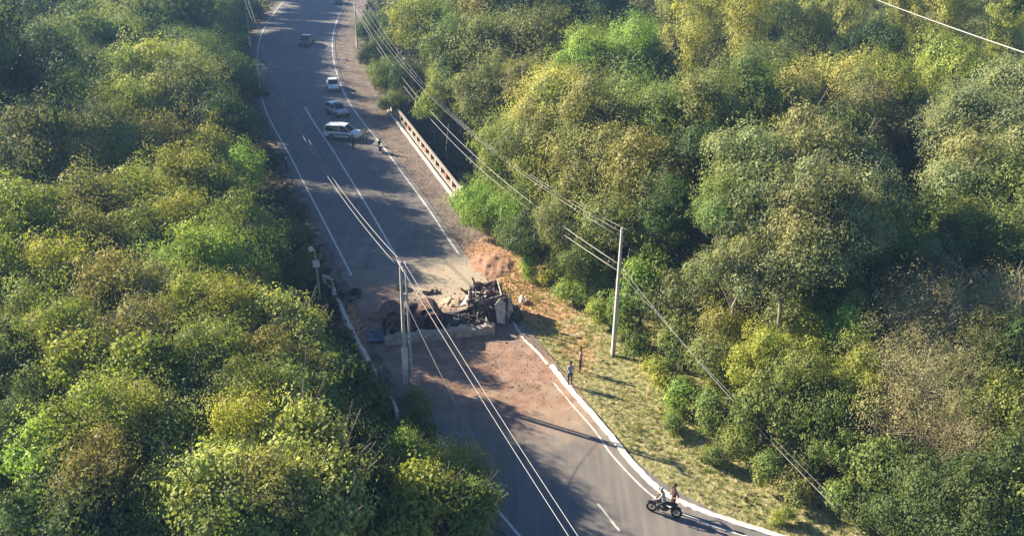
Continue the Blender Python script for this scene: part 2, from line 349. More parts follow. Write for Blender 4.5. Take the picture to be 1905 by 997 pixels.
# raised whitewashed kerb on the right
def kerb(name, pts, w_, h_, m, label, cat='kerb', z0=-.06, brk=0):
    pts = np.array(pts, float); tg = np.gradient(pts, axis=0); tg /= np.linalg.norm(tg, axis=1)[:, None]; nr = np.stack([-tg[:, 1], tg[:, 0]], 1)
    mb = MB(); rr = random.Random(5)
    v = []
    for p, q in zip(pts, nr):
        j = rr.uniform(-.03, .03); hh = h_ * (1 + rr.uniform(-brk, brk * .2)); b = min(.025, w_ * .2)
        for a, z in ((-w_ / 2, z0), (-w_ / 2, hh - b), (-w_ / 2 + b, hh), (w_ / 2 - b, hh), (w_ / 2, hh - b), (w_ / 2, z0)): v.append((p[0] + q[0] * (a + j), p[1] + q[1] * (a + j), z))
    f = []
    for i in range(len(pts) - 1):
        for k in range(5): f.append((i * 6 + k, i * 6 + k + 1, (i + 1) * 6 + k + 1, (i + 1) * 6 + k))
    f.append(tuple(range(6))); f.append(tuple((len(pts) - 1) * 6 + k for k in range(5, -1, -1)))
    o = mb.add(v, f).build(name, m); bm = bmesh.new(); bm.from_mesh(o.data); bmesh.ops.recalc_face_normals(bm, faces=bm.faces); bm.to_mesh(o.data); bm.free()
    tag(o, label, cat); return o
kp = [tuple(g(x, y)[0][:2]) for x, y in ((1026, 680), (1050, 711), (1081, 747), (1126, 798), (1168, 851), (1218, 903), (1272, 936), (1341, 963), (1430, 992), (1560, 1032))]
kerb('kerb', catmull(kp, 8), .34, .10, WHITEK, 'bright whitewashed concrete kerb along the lower right edge of the road')
kp = [tuple(g(x, y)[0][:2]) for x, y in ((935, 575), (955, 600), (975, 630), (1000, 655), (1020, 678))]
kerb('kerb', catmull(kp, 6), .2, .05, WHITEP, 'low soil-stained end of the kerb beside the wrecked cab', brk=.9)

# ------------------------------------------------------------------ bridge, railing, parapet
def seg(a, b, n): a, b = np.array(a), np.array(b); return [tuple(a + (b - a) * i / n) for i in range(n + 1)]
YEL = mat('weathered_yellow_concrete', (0.33, 0.30, 0.25), .85, noise=.4, nscale=3, col2=(.28, .24, .2))
REDP = mat('faded_red_paint', (0.38, 0.10, 0.07), .8, noise=.3)
rail = thing('bridge_railing', 'concrete bridge railing with yellow top rail and square openings above dark ravine', 'railing', (0, 0, 0))
a = Vector(g(722, 205)[0]); b = Vector(g(848, 372)[0]); d = (b - a); Ln = d.length; u = d.normalized(); nr = Vector((-u.y, u.x, 0)); ang = math.atan2(u.y, u.x)
if nr.x < 0: nr = -nr
mid = (a + b) / 2 + nr * .55
mb = MB().box(mid + Vector((0, 0, .06)), (Ln, .28, .36), (0, 0, ang)); mb.build('base_beam', YEL, rail)
MB().box(mid + Vector((0, 0, 1.06)), (Ln, .24, .2), (0, 0, ang)).build('top_rail', YEL, rail)
npst = 15
for i in range(npst):
    p = a + nr * .55 + u * (Ln * (i + .5) / npst)
    MB().box(p + Vector((0, 0, .6)), (.55, .2, .72), (0, 0, ang)).build('post', YEL if i % 4 else REDP, rail)
for p in (a, b): MB().box(p + nr * .55 + Vector((0, 0, .6)), (.5, .34, 1.5), (0, 0, ang), .9).build('end_post', WHITEP, rail)
kerb('kerb', seg(Vector((a.x, a.y)) - Vector((nr.x, nr.y)) * .05, Vector((b.x, b.y)) - Vector((nr.x, nr.y)) * .05, 30), .30, .14, WHITEP, 'white painted kerb along the foot of the bridge railing')
br = thing('bridge', 'concrete bridge side wall dropping into the dark ravine below the railing', 'bridge')
MB().box(mid + nr * .2 + Vector((0, 0, -1.2)), (Ln, .5, 2.1), (0, 0, ang)).build('deck_edge', CONC, br)
for i in (0.08, .36, .64, .92): MB().box(a + nr * .3 + u * Ln * i + Vector((0, 0, -4.6)), (1.0, .7, 4.7), (0, 0, ang)).build('pier', CONC, br)

par = [tuple(g(x, y)[0][:2]) for x, y in ((612, 528), (640, 590), (664, 640), (688, 682), (700, 702))]
kerb('parapet', catmull(par, 6), .26, .55, WHITEP, 'worn white concrete parapet on the left road edge beside the wreck', 'parapet', z0=-.5, brk=.12)
kerb('parapet', catmull([tuple(g(x, y)[0][:2]) for x, y in ((601, 522), (618, 530))], 2), .22, .56, WHITEK, 'short bright return at the far end of the left parapet', 'parapet', z0=-.5)
kerb('parapet', catmull([tuple(g(x, y)[0][:2]) for x, y in ((727, 745), (741, 776))], 3), .18, .4, WHITEP, 'short white broken parapet stub half hidden under shrubs left of the road', 'parapet', z0=-.5, brk=.2)

# ------------------------------------------------------------------ poles and cables
def pole(base, h_, label, band=None, arms=True, rz=0.0, dbl=False):
    t = thing('utility_pole', label, 'pole', (base.x, base.y, base.z), rz, 'concrete utility poles')
    m = MB(); n = 12
    m.box((0, 0, h_ / 2), (.27, .22, h_), taper=.5); m.build('shaft', POLEC, t)
    if dbl:
        MB().tube([(.42, .0, -.2), (.36, 0, h_ * .5), (.30, 0, h_ - .1)], [.09, .075, .06], 10).build('brace_post', POLEC, t)
    if band: MB().box((0, 0, band), (.36, .28, 1.6)).build('painted_band', WHITEK, t)
    if arms:
        MB().box((0, 0, h_ - .25), (.1, 1.7, .1)).build('crossarm', CONC, t)
        for y in (-.75, -.3, .3, .75): MB().tube([(0, y, h_ - .2), (0, y, h_ - .12), (0, y, h_ + .02)], [.05, .07, .03], 8).build('insulator', BRIGHT, t)
        MB().box((.16, 0, h_ - 2.5), (.12, .12, .5)).build('bracket', CABLE, t)
    return t
pA = g(755, 712)[0]; pA.z = hz(pA.x, pA.y); pB = g(1140, 662)[0]; pB.z = hz(pB.x, pB.y); pC = g(466, 88)[0]; pC.z = hz(pC.x, pC.y); pD = g(665, 90)[0]; pD.z = hz(pD.x, pD.y)
pole(pA, 8.75 - pA.z, 'twin-shafted concrete utility pole standing left of the road just below the wreck', 1.9, True, R_(20), True)
pole(pB, 9.6 - pB.z, 'pale concrete utility pole on the grass verge right of the road', None, False, R_(20))
pole(pC, 9.8 - pC.z, 'far concrete utility pole with white foot left of the top bend', 1.0, True, R_(20))
pole(pD, 9.8 - pD.z, 'far concrete utility pole with white foot right of the top bend', 1.0, True, R_(20))
MB().box((pA.x, pA.y - .2, 1.0), (.34, .08, .42), (0, 0, R_(20))).build('notice_plate', WHITEP); n_ = bpy.data.objects['notice_plate']
tag(n_, 'small white plate fixed low on the twin-shafted pole', 'plate')
def cable(p, q, sag, r, label, m=CABLE, n=40):
    p, q = Vector(p), Vector(q); pts = []
    for i in range(n + 1):
        t = i / n; v = p.lerp(q, t); v.z -= sag * 4 * t * (1 - t); pts.append(v)
    o = MB().tube(pts, r, 6).build('power_cable', m, smooth=True); o.data.name = 'power_cable'
    return tag(o, label, 'cable', 'overhead cables')
A = Vector((pA.x, pA.y, 8.7)); B = Vector((pB.x, pB.y, 9.3)); Cc = Vector((pC.x, pC.y, 9.8)); D = Vector((pD.x, pD.y, 9.8))
o20 = lambda k: Vector((-.34 * k, .94 * k, 0)).xyz
ox = lambda k: Vector((k * .9, k * .35, 0))
nxt, _ = g(1082, 1010, 8.6); dirA = (nxt - A); nxt = A + dirA * 1.25; nxt.z = 8.4
for k, s, lb in ((-.35, 5.0, 'left one of the two grey cables running from the twin pole to the top'), (.1, 5.3, 'right one of the two grey cables running from the twin pole to the top')):
    cable(A + ox(k), Cc + ox(k * 1.2), s, .018, lb)
for k, lb in ((-.12, 'left strand of the close cable pair running from the twin pole to the bottom'), (.22, 'right strand of the close cable pair running from the twin pole to the bottom')):
    cable(A + ox(k), nxt + ox(k), .3, .014, lb, BRIGHT)
p0 = A + Vector((.1, 0, -2.4)); q0, _ = g(905, 860, 2.0)
cable(p0, q0, .2, .012, 'thin dark cable slanting down across the red soil below the wreck')
for k, s, lb in ((-1.0, 3.7, 'upper left strand of the high cables between the far right pole and verge pole'), (0., 4.2, 'middle strand of the high cables between the far right pole and verge pole'), (1.0, 4.7, 'right strand of the high cables between the far right pole and verge pole')):
    cable(B + ox(k * .6), D + ox(k), s, .012, lb)
cable(B + Vector((0, 0, -2.3)), D + Vector((-.2, 0, -2.2)), 4.0, .022, 'upper low-slung telecom cable right of the road above the dark ravine')
cable(B + Vector((0, 0, -2.8)), D + Vector((-.2, 0, -2.8)), 4.4, .022, 'lower low-slung telecom cable right of the road above the dark ravine')
q1, _ = g(1560, 950, 1.2); cable(B + Vector((.1, 0, -2.4)), q1, .5, .018, 'thick telecom cable running from verge pole down to the lower right shrubs')
q1, _ = g(1585, 960, 1.2); cable(B + Vector((.1, 0, -2.9)), q1, .3, .010, 'thin telecom cable beside the thick one toward the lower right shrubs')
q1, _ = g(1600, -12, 19); q2, _ = g(1940, 110, 22); cable(q1, q2, 0.1, .035, 'bright bare cable crossing the top right corner', BRIGHT)
q1, _ = g(1430, -8, 15); q2, _ = g(1530, 28, 12); cable(q1, q2, 0.05, .03, 'short dark cable near the top edge above the bamboo')

# road sign post on the left
sg = g(597, 566)[0]; s_ = thing('sign_post', 'grey post with round and square white signs left of the road above the parapet', 'road sign', (sg.x, sg.y, hz(sg.x, sg.y)), R_(15))
hh = 4.6 - s_.location.z
MB().tube([(0, 0, 0), (-.05, 0, hh * .5), (-.12, 0, hh)], [.09, .08, .06], 10).build('post', CONC, s_)
MB().box((-.08, -.12, hh - 1.1), (.5, .04, .5), (R_(-25), 0, 0)).build('square_plate', WHITEP, s_)
MB().tube([(-.35, -.1, hh + .12), (-.35, -.13, hh + .13)], (.2), 20).build('round_plate', WHITEP, s_)
MB().tube([(-.12, 0, hh - .1), (-.35, -.06, hh + .08)], .03, 8).build('bracket', CONC, s_)

# ------------------------------------------------------------------ vehicles
def wheel(parent, loc, r=.32, w_=.2, tyre=TYRE, rim=RIM, rot=None):
    t = MB().torus((0, 0, 0), (0, 1, 0), r - .07, .085, 22, 8, sq=w_ / .17).build('tyre', tyre, parent, True); t.location = loc
    wm = MB().tube([(0, -w_ * .42, 0), (0, w_ * .42, 0)], r - .08, 16)
    for k in range(5):
        a_ = k * 2 * math.pi / 5; wm.box((math.cos(a_) * r * .35, 0, math.sin(a_) * r * .35), (r * .5, w_ * .98, .05), (0, -a_, 0))
    q = wm.build('rim', rim, t)
    if rot: t.rotation_euler = rot
    return t
def car(name, label, cat, pos, heading, paint, style='sedan'):
    t = thing(name, label, cat, (pos.x, pos.y, .0), heading)
    L, W = (4.3, 1.72) if style != 'suv' else (4.5, 1.82)
    if style == 'suv':
        prof = [(-2.25, .45, .95, .80), (-2.15, .35, 1.05, .88), (-1.0, .3, 1.08, .91), (.6, .3, 1.08, .91), (1.1, .3, 1.06, .90), (1.9, .33, .98, .86), (2.22, .42, .80, .74)]
        gh = [(-2.12, .80, 1.05), (-1.9, .70, 1.66), (-.3, .72, 1.74), (.35, .68, 1.68), (1.12, .78, 1.06)]
    elif style == 'hatch':
        prof = [(-2.05, .45, .88, .76), (-1.95, .35, .98, .84), (-1.0, .28, 1.0, .86), (.5, .28, .98, .86), (1.0, .28, .95, .85), (1.75, .3, .84, .80), (2.05, .4, .66, .68)]
        gh = [(-2.0, .74, .96), (-1.5, .64, 1.40), (-.3, .64, 1.48), (.25, .61, 1.43), (1.05, .74, .95)]
    else:
        prof = [(-2.15, .45, .85, .74), (-2.05, .35, .93, .82), (-1.3, .28, .96, .86), (.5, .28, .95, .86), (.9, .28, .93, .85), (1.8, .3, .80, .80), (2.15, .4, .62, .66)]
        gh = [(-1.65, .72, .94), (-1.0, .62, 1.38), (-.2, .63, 1.45), (.2, .6, 1.40), (1.0, .74, .93)]
    # lower body, lofted
    mb = MB(); v = []; K = 10
    for x, z0, z1, hw_ in prof:
        v += [(x, -hw_ * .86, z0), (x, -hw_, z0 + .14), (x, -hw_ * 1.0, z1 - .22), (x, -hw_ * .93, z1 - .04), (x, -hw_ * .8, z1),
              (x, hw_ * .8, z1), (x, hw_ * .93, z1 - .04), (x, hw_, z1 - .22), (x, hw_, z0 + .14), (x, hw_ * .86, z0)]
    f = []
    for i in range(len(prof) - 1):
        for k in range(K): f.append((i * K + k, (i + 1) * K + k, (i + 1) * K + (k + 1) % K, i * K + (k + 1) % K))
    f.append(tuple(range(K))); f.append(tuple((len(prof) - 1) * K + k for k in range(K))[::-1])
    o = mb.add(v, f).build('body', paint, t, False)
    bv = o.modifiers.new('b', 'BEVEL'); bv.width = .03; bv.segments = 2
    # greenhouse: roof painted, sides glass
    g0, g1, g2, g3, g4 = gh; zb = .0
    def ring(x, h_, z): return [(x, -h_, z), (x, h_, z)]
    v = ring(*g0) + ring(*g1) + ring(*g2) + ring(*g3) + ring(*g4)
    # base verts of the sides under g1,g2,g3
    bw = gh[0][1] * 1.04; v += [(g1[0], -bw, g0[2]), (g1[0], bw, g0[2]), (g2[0], -bw, g0[2] + .01), (g2[0], bw, g0[2] + .01), (g3[0], -bw, g0[2] + .01), (g3[0], bw, g0[2] + .01)]
    gf = [(0, 1, 3, 2)[::-1], (6, 8, 9, 7)[::-1], (0, 2, 10), (1, 11, 3), (2, 4, 12, 10), (3, 11, 13, 5), (4, 6, 14, 12), (5, 13, 15, 7), (6, 8, 14), (7, 15, 9)]
    MB().add(v, gf).build('window', GLASS, t)
    rf = MB(); th = .05
    for i, (p, q) in enumerate(((g1, g2), (g2, g3))):
        c = [(p[0] - (.08 if i == 0 else 0), -p[1] - .03, p[2] + .005), (p[0] - (.08 if i == 0 else 0), p[1] + .03, p[2] + .005), (q[0] + (.08 if i else 0), q[1] + .03, q[2] + .005), (q[0] + (.08 if i else 0), -q[1] - .03, q[2] + .005)]
        rf.add(c + [(a_, b_, c_ + th) for a_, b_, c_ in c], [(0, 1, 2, 3), (7, 6, 5, 4), (0, 4, 5, 1), (1, 5, 6, 2), (2, 6, 7, 3), (3, 7, 4, 0)])
    for s in (-1, 1):   # pillars
        for p, q in ((g1, (g0[0], g0[1], g0[2])), (g3, g4), (g2, (g2[0], bw, g0[2]))):
            rf.tube([(p[0], s * p[1], p[2]), (q[0], s * (q[1] + .01), q[2])], .04, 6)
    rf.build('roof', paint, t)
    for x in (prof[2][0] - .25, 1.32):
        for s in (-1, 1):
            MB().tube([(x, s * (W / 2 - .30), .33), (x, s * (W / 2 + .012), .33)], .39, 20).build('wheel_arch', BLACK, t)
            wheel(t, (x, s * (W / 2 - .07), .32))
    hl = mat('headlight', (.75, .75, .75), .2); tl = mat('tail_light', (.35, .02, .015), .3)
    for s in (-1, 1):
        MB().box((prof[-1][0] - .06, s * .56, prof[-1][2] - .08), (.16, .3, .13)).build('headlight', hl, t)
        MB().box((prof[0][0] + .02, s * .64, prof[0][2] - .1), (.1, .2, .2)).build('tail_light', tl, t)
        MB().box((.78, s * (W / 2 + .06), 1.0), (.12, .16, .12)).build('wing_mirror', paint, t)
        MB().box((-.1, s * (prof[3][3] + .006), .74), (.16, .02, .03)).build('door_handle', BLACK, t)
    MB().box((prof[-1][0] - .01, 0, .48), (.1, 1.3, .16)).build('bumper', BLACK, t)
    MB().box((prof[-1][0] + .045, 0, .48), (.02, .4, .12)).build('number_plate', RIM, t)
    MB().box((prof[0][0] + .0, 0, .5), (.1, 1.4, .16)).build('bumper', BLACK, t)
    return t
def head(p, q): a_, b_ = g(*p)[0], g(*q)[0]; return math.atan2(b_.y - a_.y, b_.x - a_.x)
WP = mat('white_car_paint', (.72, .74, .74), .25, noise=.03); SP = mat('silver_car_paint', (.42, .44, .46), .3, .3); KP = mat('black_car_paint', (.02, .022, .03), .2)
c3 = car('white_suv', 'white SUV stopped across the lane, side on, nose toward the right edge', 'car', g(640, 258)[0], head((615, 252), (668, 256)), WP, 'suv')
MB().box((-.2, -.93, .72), (2.6, .012, .14)).build('side_stripe', mat('dark_stripe', (.05, .06, .10), .5), c3)
c2 = car('silver_hatchback', 'silver grey hatchback parked diagonally between the white sedan and the SUV', 'car', g(627, 213)[0], head((605, 200), (648, 220)), SP, 'hatch')
MB().box((.05, 0, 1.52), (.25, 1.0, .1)).build('roof_bar', BLACK, c2)
c1 = car('white_sedan', 'white sedan parked nose toward the camera, topmost of the pale cars', 'car', g(620, 166)[0], head((615, 145), (624, 185)), WP, 'sedan')
c0 = car('black_car', 'black car driving alone on the blue-shaded upper bend', 'car', g(570, 84)[0], head((573, 60), (567, 100)) - .22, KP, 'sedan'); c0.scale = (1.12, 1.12, 1.12)
c4 = car('dark_car', 'dark car cut by the top edge of the photo on the far bend', 'car', g(630, 7)[0], head((632, 0), (626, 20)), KP, 'sedan')

# ------------------------------------------------------------------ people
SKIN = mat('skin', (.30, .17, .11), .6)
def person(label, pos, facing, shirt, trousers, pose='stand', hair=(.02, .015, .012), scale=1.0, cap=None, z=None, group=None, shorts=False):
    J = {}
    def P(n, x, y, z_, r): J[n] = (Vector((x, y, z_)), r)
    lean = 0.0; hz_ = .92
    P('pel', 0, 0, .95, .15); P('wst', 0.01, 0, 1.08, .135); P('chs', .0, 0, 1.30, .165); P('nck', 0.01, 0, 1.47, .06); P('hd0', .02, 0, 1.56, .085); P('hd1', .025, 0, 1.67, .095); P('hd2', .02, 0, 1.74, .06)
    for s, S in ((1, 'l'), (-1, 'r')):
        P(S + 'sh', 0, .17 * s, 1.41, .065); P(S + 'el', -.02, .25 * s, 1.13, .042); P(S + 'wr', .07, .27 * s, .89, .028); P(S + 'hn', .09, .27 * s, .83, .03)
        P(S + 'hp', 0, .095 * s, .90, .10); P(S + 'kn', .02, .11 * s, .50, .062); P(S + 'an', -.02, .12 * s, .09, .042); P(S + 'to', .13, .13 * s, .035, .035)
    if pose == 'akimbo':
        for s, S in ((1, 'l'), (-1, 'r')): P(S + 'el', -.08, .40 * s, 1.2, .042); P(S + 'wr', .05, .24 * s, 1.02, .028); P(S + 'hn', .1, .19 * s, 1.0, .03)
    if pose == 'step':
        P('lkn', .16, .11, .52, .062); P('lan', .14, .12, .10, .042); P('lto', .29, .13, .035, .035); P('rkn', -.05, -.11, .5, .062); P('ran', -.2, -.12, .11, .042); P('rto', -.06, -.13, .035, .035)
    if pose == 'hold':      # leaning forward, hands on handlebars
        for n in ('wst', 'chs', 'nck', 'hd0', 'hd1', 'hd2'):
            v, r = J[n]; J[n] = (Vector((v.x + (v.z - .95) * .45, v.y, .95 + (v.z - .95) * .92)), r)
        for s, S in ((1, 'l'), (-1, 'r')): P(S + 'sh', .2, .17 * s, 1.37, .065); P(S + 'el', .34, .24 * s, 1.15, .042); P(S + 'wr', .52, .24 * s, 1.05, .028); P(S + 'hn', .58, .23 * s, 1.03, .03)
    if pose == 'ride':      # seated on a saddle
        dz = -.02
        for s, S in ((1, 'l'), (-1, 'r')):
            P(S + 'kn', .38, .16 * s, .72 if s > 0 else .62, .062); P(S + 'an', .22, .15 * s, .36 if s > 0 else .25, .042); P(S + 'to', .37, .15 * s, .31 if s > 0 else .2, .035)
        for n in ('wst', 'chs', 'nck', 'hd0', 'hd1', 'hd2'):
            v, r = J[n]; J[n] = (Vector((v.x + (v.z - .95) * .3, v.y, v.z)), r)
        for s, S in ((1, 'l'), (-1, 'r')): P(S + 'sh', .13, .17 * s, 1.4, .065); P(S + 'el', .3, .25 * s, 1.18, .042); P(S + 'wr', .5, .24 * s, 1.08, .028); P(S + 'hn', .56, .23 * s, 1.06, .03)
    ch = [('pel', 'wst'), ('wst', 'chs'), ('chs', 'nck'), ('nck', 'hd0'), ('hd0', 'hd1'), ('hd1', 'hd2')]
    for S in 'lr': ch += [('chs', S + 'sh'), (S + 'sh', S + 'el'), (S + 'el', S + 'wr'), (S + 'wr', S + 'hn'), ('pel', S + 'hp'), (S + 'hp', S + 'kn'), (S + 'kn', S + 'an'), (S + 'an', S + 'to')]
    names = list(J); me = bpy.data.meshes.new('body'); me.from_pydata([J[n][0] for n in names], [(names.index(a_), names.index(b_)) for a_, b_ in ch], [])
    o = bpy.data.objects.new('body', me); C.objects.link(o); sk = o.modifiers.new('s', 'SKIN')
    for i, n in enumerate(names):
        r = J[n][1]; ry = r * (.72 if n in ('chs', 'pel', 'wst') else 1); me.skin_vertices[0].data[i].radius = (r, ry) if n in ('chs', 'pel', 'wst') else (r, r)
        me.skin_vertices[0].data[i].use_root = (n == 'pel')
    sb = o.modifiers.new('u', 'SUBSURF'); sb.levels = 2; sb.render_levels = 2
    bpy.context.view_layer.update(); dg = bpy.context.evaluated_depsgraph_get(); em = bpy.data.meshes.new_from_object(o.evaluated_get(dg))
    bpy.data.objects.remove(o)
    mb = MB(); mb.v = [tuple(v.co) for v in em.vertices]; mb.f = [tuple(p.vertices) for p in em.polygons]
    hdc = J['hd1'][0]; nk = J['nck'][0].z; hipz = J['pel'][0].z
    for p in em.polygons:
        c = p.center; m_ = 0
        arm = abs(c.y) > .2 and c.z > .7
        dh = min((c - J[k][0]).length for k in ('lhn', 'rhn', 'lwr', 'rwr'))
        legs = min((c - J[k][0]).length for k in ('lto', 'rto'))
        ankle = min((c - J[k][0]).length for k in ('lan', 'ran'))
        if c.z > nk + .01 and not arm: m_ = 2
        elif dh < .17 and arm: m_ = 2
        elif legs < .15: m_ = 3
        elif shorts and min(c.z - J[k][0].z for k in ('lkn', 'rkn')) < -.02 and not arm: m_ = 2
        elif c.z < hipz + .03 and not arm: m_ = 1
        mb.m.append(m_)
    for S, s in (('l', 1), ('r', -1)):          # fingers and thumb
        h = J[S + 'hn'][0]; dr = (h - J[S + 'wr'][0]).normalized()
        sd = Vector((1, 0, 0)) if abs(dr.x) < .8 else Vector((0, 1, 0))
        for k, ln in enumerate((.075, .09, .083, .062)):
            b0 = h + sd * (k - 1.5) * .02; mb.tube([b0, b0 + dr * ln * .55, b0 + dr * ln + Vector((0, -s * .02, -.01))], [.011, .010, .007], 6, 2)
        b0 = h + sd * .03 - dr * .02; mb.tube([b0, b0 + sd * .03 + dr * .025, b0 + sd * .035 + dr * .055], [.012, .011, .008], 6, 2)
    f_ = hdc + Vector((.095, 0, -.02)); mb.box(f_, (.035, .025, .045), mi=2)
    for s in (-1, 1):
        mb.blob(hdc + Vector((.088, s * .034, .015)), .012, 5, 4); mb.blob(hdc + Vector((0, s * .097, -.01)), (.02, .012, .03), 5, 2)
    mb.box(hdc + Vector((.088, 0, -.062)), (.012, .045, .008), mi=4)
    ms = [mat('cloth_%d' % (abs(hash(shirt)) % 9999), shirt, .9, noise=.25, nscale=6), mat('cloth_%d' % (abs(hash(trousers)) % 9999), trousers, .9, noise=.25, nscale=6), SKIN, BLACK, mat('dark_detail', (.03, .015, .012), .5)]
    zz = hz(pos.x, pos.y) if z is None else z
    t = thing('person', label, 'person', (pos.x, pos.y, max(zz, 0) if z is None and abs(zz) < .12 else zz), facing, group); t.scale = (scale,) * 3
    mb.build('body', ms, t, True)
    hb = MB().blob(hdc + Vector((-.018, 0, .035)), (.108, .104, .098), 10)
    hb.v = [(x, y, max(z_, hdc.z - .02 + (.03 if x > hdc.x + .04 else 0) * 1.2)) for x, y, z_ in hb.v]
    if cap: hb.tube([hdc + Vector((.05, 0, .055)), hdc + Vector((.17, 0, .045))], [.08, .05], 8)
    hb.build('cap' if cap else 'hair', mat('cap_cloth', cap, .7) if cap else mat('hair', hair, .6), t, True)
    bpy.data.meshes.remove(em)
    return t
toc = lambda p: math.atan2(-p.y, -p.x)
p = g(1060, 716)[0]; person('man in grey blue shirt and dark trousers standing by the white kerb', p, R_(120), (.30, .33, .42), (.05, .055, .07), 'stand')
p = g(1079, 690)[0]; person('person in pink shirt and maroon trousers standing on the grass behind the kerb', p, R_(160), (.55, .30, .30), (.18, .08, .08), 'stand')
p = g(682, 268)[0]; person('person in black standing in front of the nose of the white SUV', p, R_(200), (.02, .022, .03), (.02, .02, .03), 'akimbo')
p = g(657, 278)[0]; person('person in black standing beside the front door of the white SUV', p, R_(60), (.025, .025, .035), (.02, .02, .03), 'stand')
p = g(534, 322)[0]; person('person in dark clothes with pale cap standing on the shaded left shoulder', p, R_(20), (.03, .03, .05), (.02, .02, .03), 'stand', cap=(.5, .5, .5), z=-.05)

def bicycle(name, label, pos, heading, col, moto=False, group=None):
    t = thing(name, label, 'motorcycle' if moto else 'bicycle', (pos.x, pos.y, .003), heading, group); fm = mat('frame_' + name, col, .35, .2)
    r = .34 if not moto else .31; wb = .54 if not moto else .66; tr = .022 if not moto else .055
    for x in (-wb, wb):
        ty = MB().torus((0, 0, 0), (0, 1, 0), r - tr, tr, 32, 8).build('tyre', TYRE, t, True); ty.location = (x, 0, r)
        sp = MB().torus((0, 0, 0), (0, 1, 0), r - tr * 2.2, .012, 24, 6); sp.tube([(0, -.04, 0), (0, .04, 0)], .03 if not moto else .07, 10)
        for k in range(14): a_ = k * math.pi / 7; sp.tube([(0, .01 * (-1) ** k, 0), (math.cos(a_) * (r - tr * 2.2), 0, math.sin(a_) * (r - tr * 2.2))], .003 if not moto else .008, 4)
        sp.build('rim', RIM, ty)
    m = MB()
    if not moto:
        bb = (-.08, 0, .29); st_ = (-.22, 0, .78); ht = (.36, 0, .82); hb = (.39, 0, .66)
        for a_, b_, q in ((bb, st_, .018), (st_, ht, .018), (hb, bb, .02), (ht, hb, .022)): m.tube([a_, b_], q, 8)
        for s in (-1, 1): m.tube([bb, (-wb, s * .05, r)], .011, 6); m.tube([st_, (-wb, s * .05, r)], .010, 6); m.tube([hb, (wb, s * .05, r)], .014, 6)
        m.tube([ht, (.34, 0, .95)], .015, 8); m.build('frame', fm, t)
        MB().tube([(.32, -.3, 1.0), (.34, -.18, .99), (.36, 0, .96), (.34, .18, .99), (.32, .3, 1.0)], .014, 8).build('handlebar', BLACK, t)
        MB().tube([st_, (-.25, 0, .9)], .014, 8).build('seat_post', RIM, t)
        MB().blob((-.27, 0, .92), (.14, .07, .035), 8).build('saddle', BLACK, t)
        MB().torus((-.08, .06, .29), (0, 1, 0), .09, .008, 18, 6).build('chainring', RIM, t)
        for s in (-1, 1): MB().tube([(-.08, s * .07, .29), (-.08 + s * .12, s * .1, .2), (-.08 + s * .12, s * .16, .2)], .011, 6).build('crank', RIM, t)
    else:
        m.blob((0, 0, .42), (.26, .14, .18), 8); m.build('engine', CHAR, t)
        MB().blob((.18, 0, .78), (.28, .15, .14), 10).build('fuel_tank', fm, t, True)
        MB().box((-.35, 0, .78), (.66, .24, .1), taper=.85).build('saddle', BLACK, t)
        f2 = MB().tube([(.42, 0, .85), (.05, 0, .62), (-.66, 0, r)], .03, 8)
        for s in (-1, 1): f2.tube([(.40, s * .09, .98), (wb, s * .09, r)], .025, 8); f2.tube([(-.4, s * .1, .74), (-wb, s * .1, r)], .02, 8)
        f2.build('frame', fm, t)
        MB().tube([(.26, -.36, 1.02), (.36, -.15, 1.04), (.36, .15, 1.04), (.26, .36, 1.02)], .014, 8).build('handlebar', BLACK, t)
        MB().blob((.50, 0, .90), (.08, .1, .1), 8).build('headlight', mat('headlight', (.75, .75, .75), .2), t, True)
        MB().tube([(-.05, -.14, .3), (-.4, -.17, .34), (-.78, -.17, .42)], [.03, .035, .045], 8).build('exhaust', RIM, t)
        for x, a0 in ((-wb, .4), (wb, .9)):
            pts = [(x + math.cos(k) * .36, 0, r + math.sin(k) * .36) for k in np.linspace(a0, a0 + 1.8, 8)]; MB().tube(pts, .05, 6).build('mudguard', fm, t)
    return t
ps = g(708, 284)[0]; hd = head((700, 276), (718, 292)); bicycle('motorcycle', 'black motorcycle standing on the right edge line beside the white SUV', ps, hd, (.03, .03, .035), True)
person('rider in black seated on the motorcycle by the right edge line', Vector((ps.x, ps.y, 0)) + Vector((-.3 * math.cos(hd), -.3 * math.sin(hd), 0)), hd, (.02, .02, .025), (.02, .02, .025), 'ride', z=-.11)
a_, b_ = g(1211, 950)[0], g(1258, 962)[0]; ps = (a_ + b_) / 2; hd = math.atan2(a_.y - b_.y, a_.x - b_.x)
bicycle('motorcycle', 'dark motorcycle stopped crosswise on the lower road at the kerb', ps, hd, (.07, .03, .035), True)
fwd = Vector((math.cos(hd), math.sin(hd), 0)); nrm = Vector((-math.sin(hd), math.cos(hd), 0))
if nrm.y < 0: nrm = -nrm
person('motorcycle rider with white helmet and pale shirt seated at the lower kerb', ps + fwd * .02, hd, (.42, .40, .38), (.05, .04, .04), 'ride', cap=(.85, .85, .85), z=-.08)
person('person in maroon and black standing just behind the motorcycle at the lower kerb', ps + nrm * .45 - fwd * .38, hd + .6, (.07, .035, .05), (.07, .035, .045), 'akimbo', z=.003)

# ------------------------------------------------------------------ the wreck
wk0 = g(716, 643)[0]; wk1 = g(925, 622)[0]; wa = math.atan2(wk1.y - wk0.y, wk1.x - wk0.x)
T_ = thing('overturned_truck', 'burnt overturned truck lying across both lanes with wheels up and crushed cab', 'truck', (wk0.x, wk0.y, 0), wa)
rr = random.Random(11)
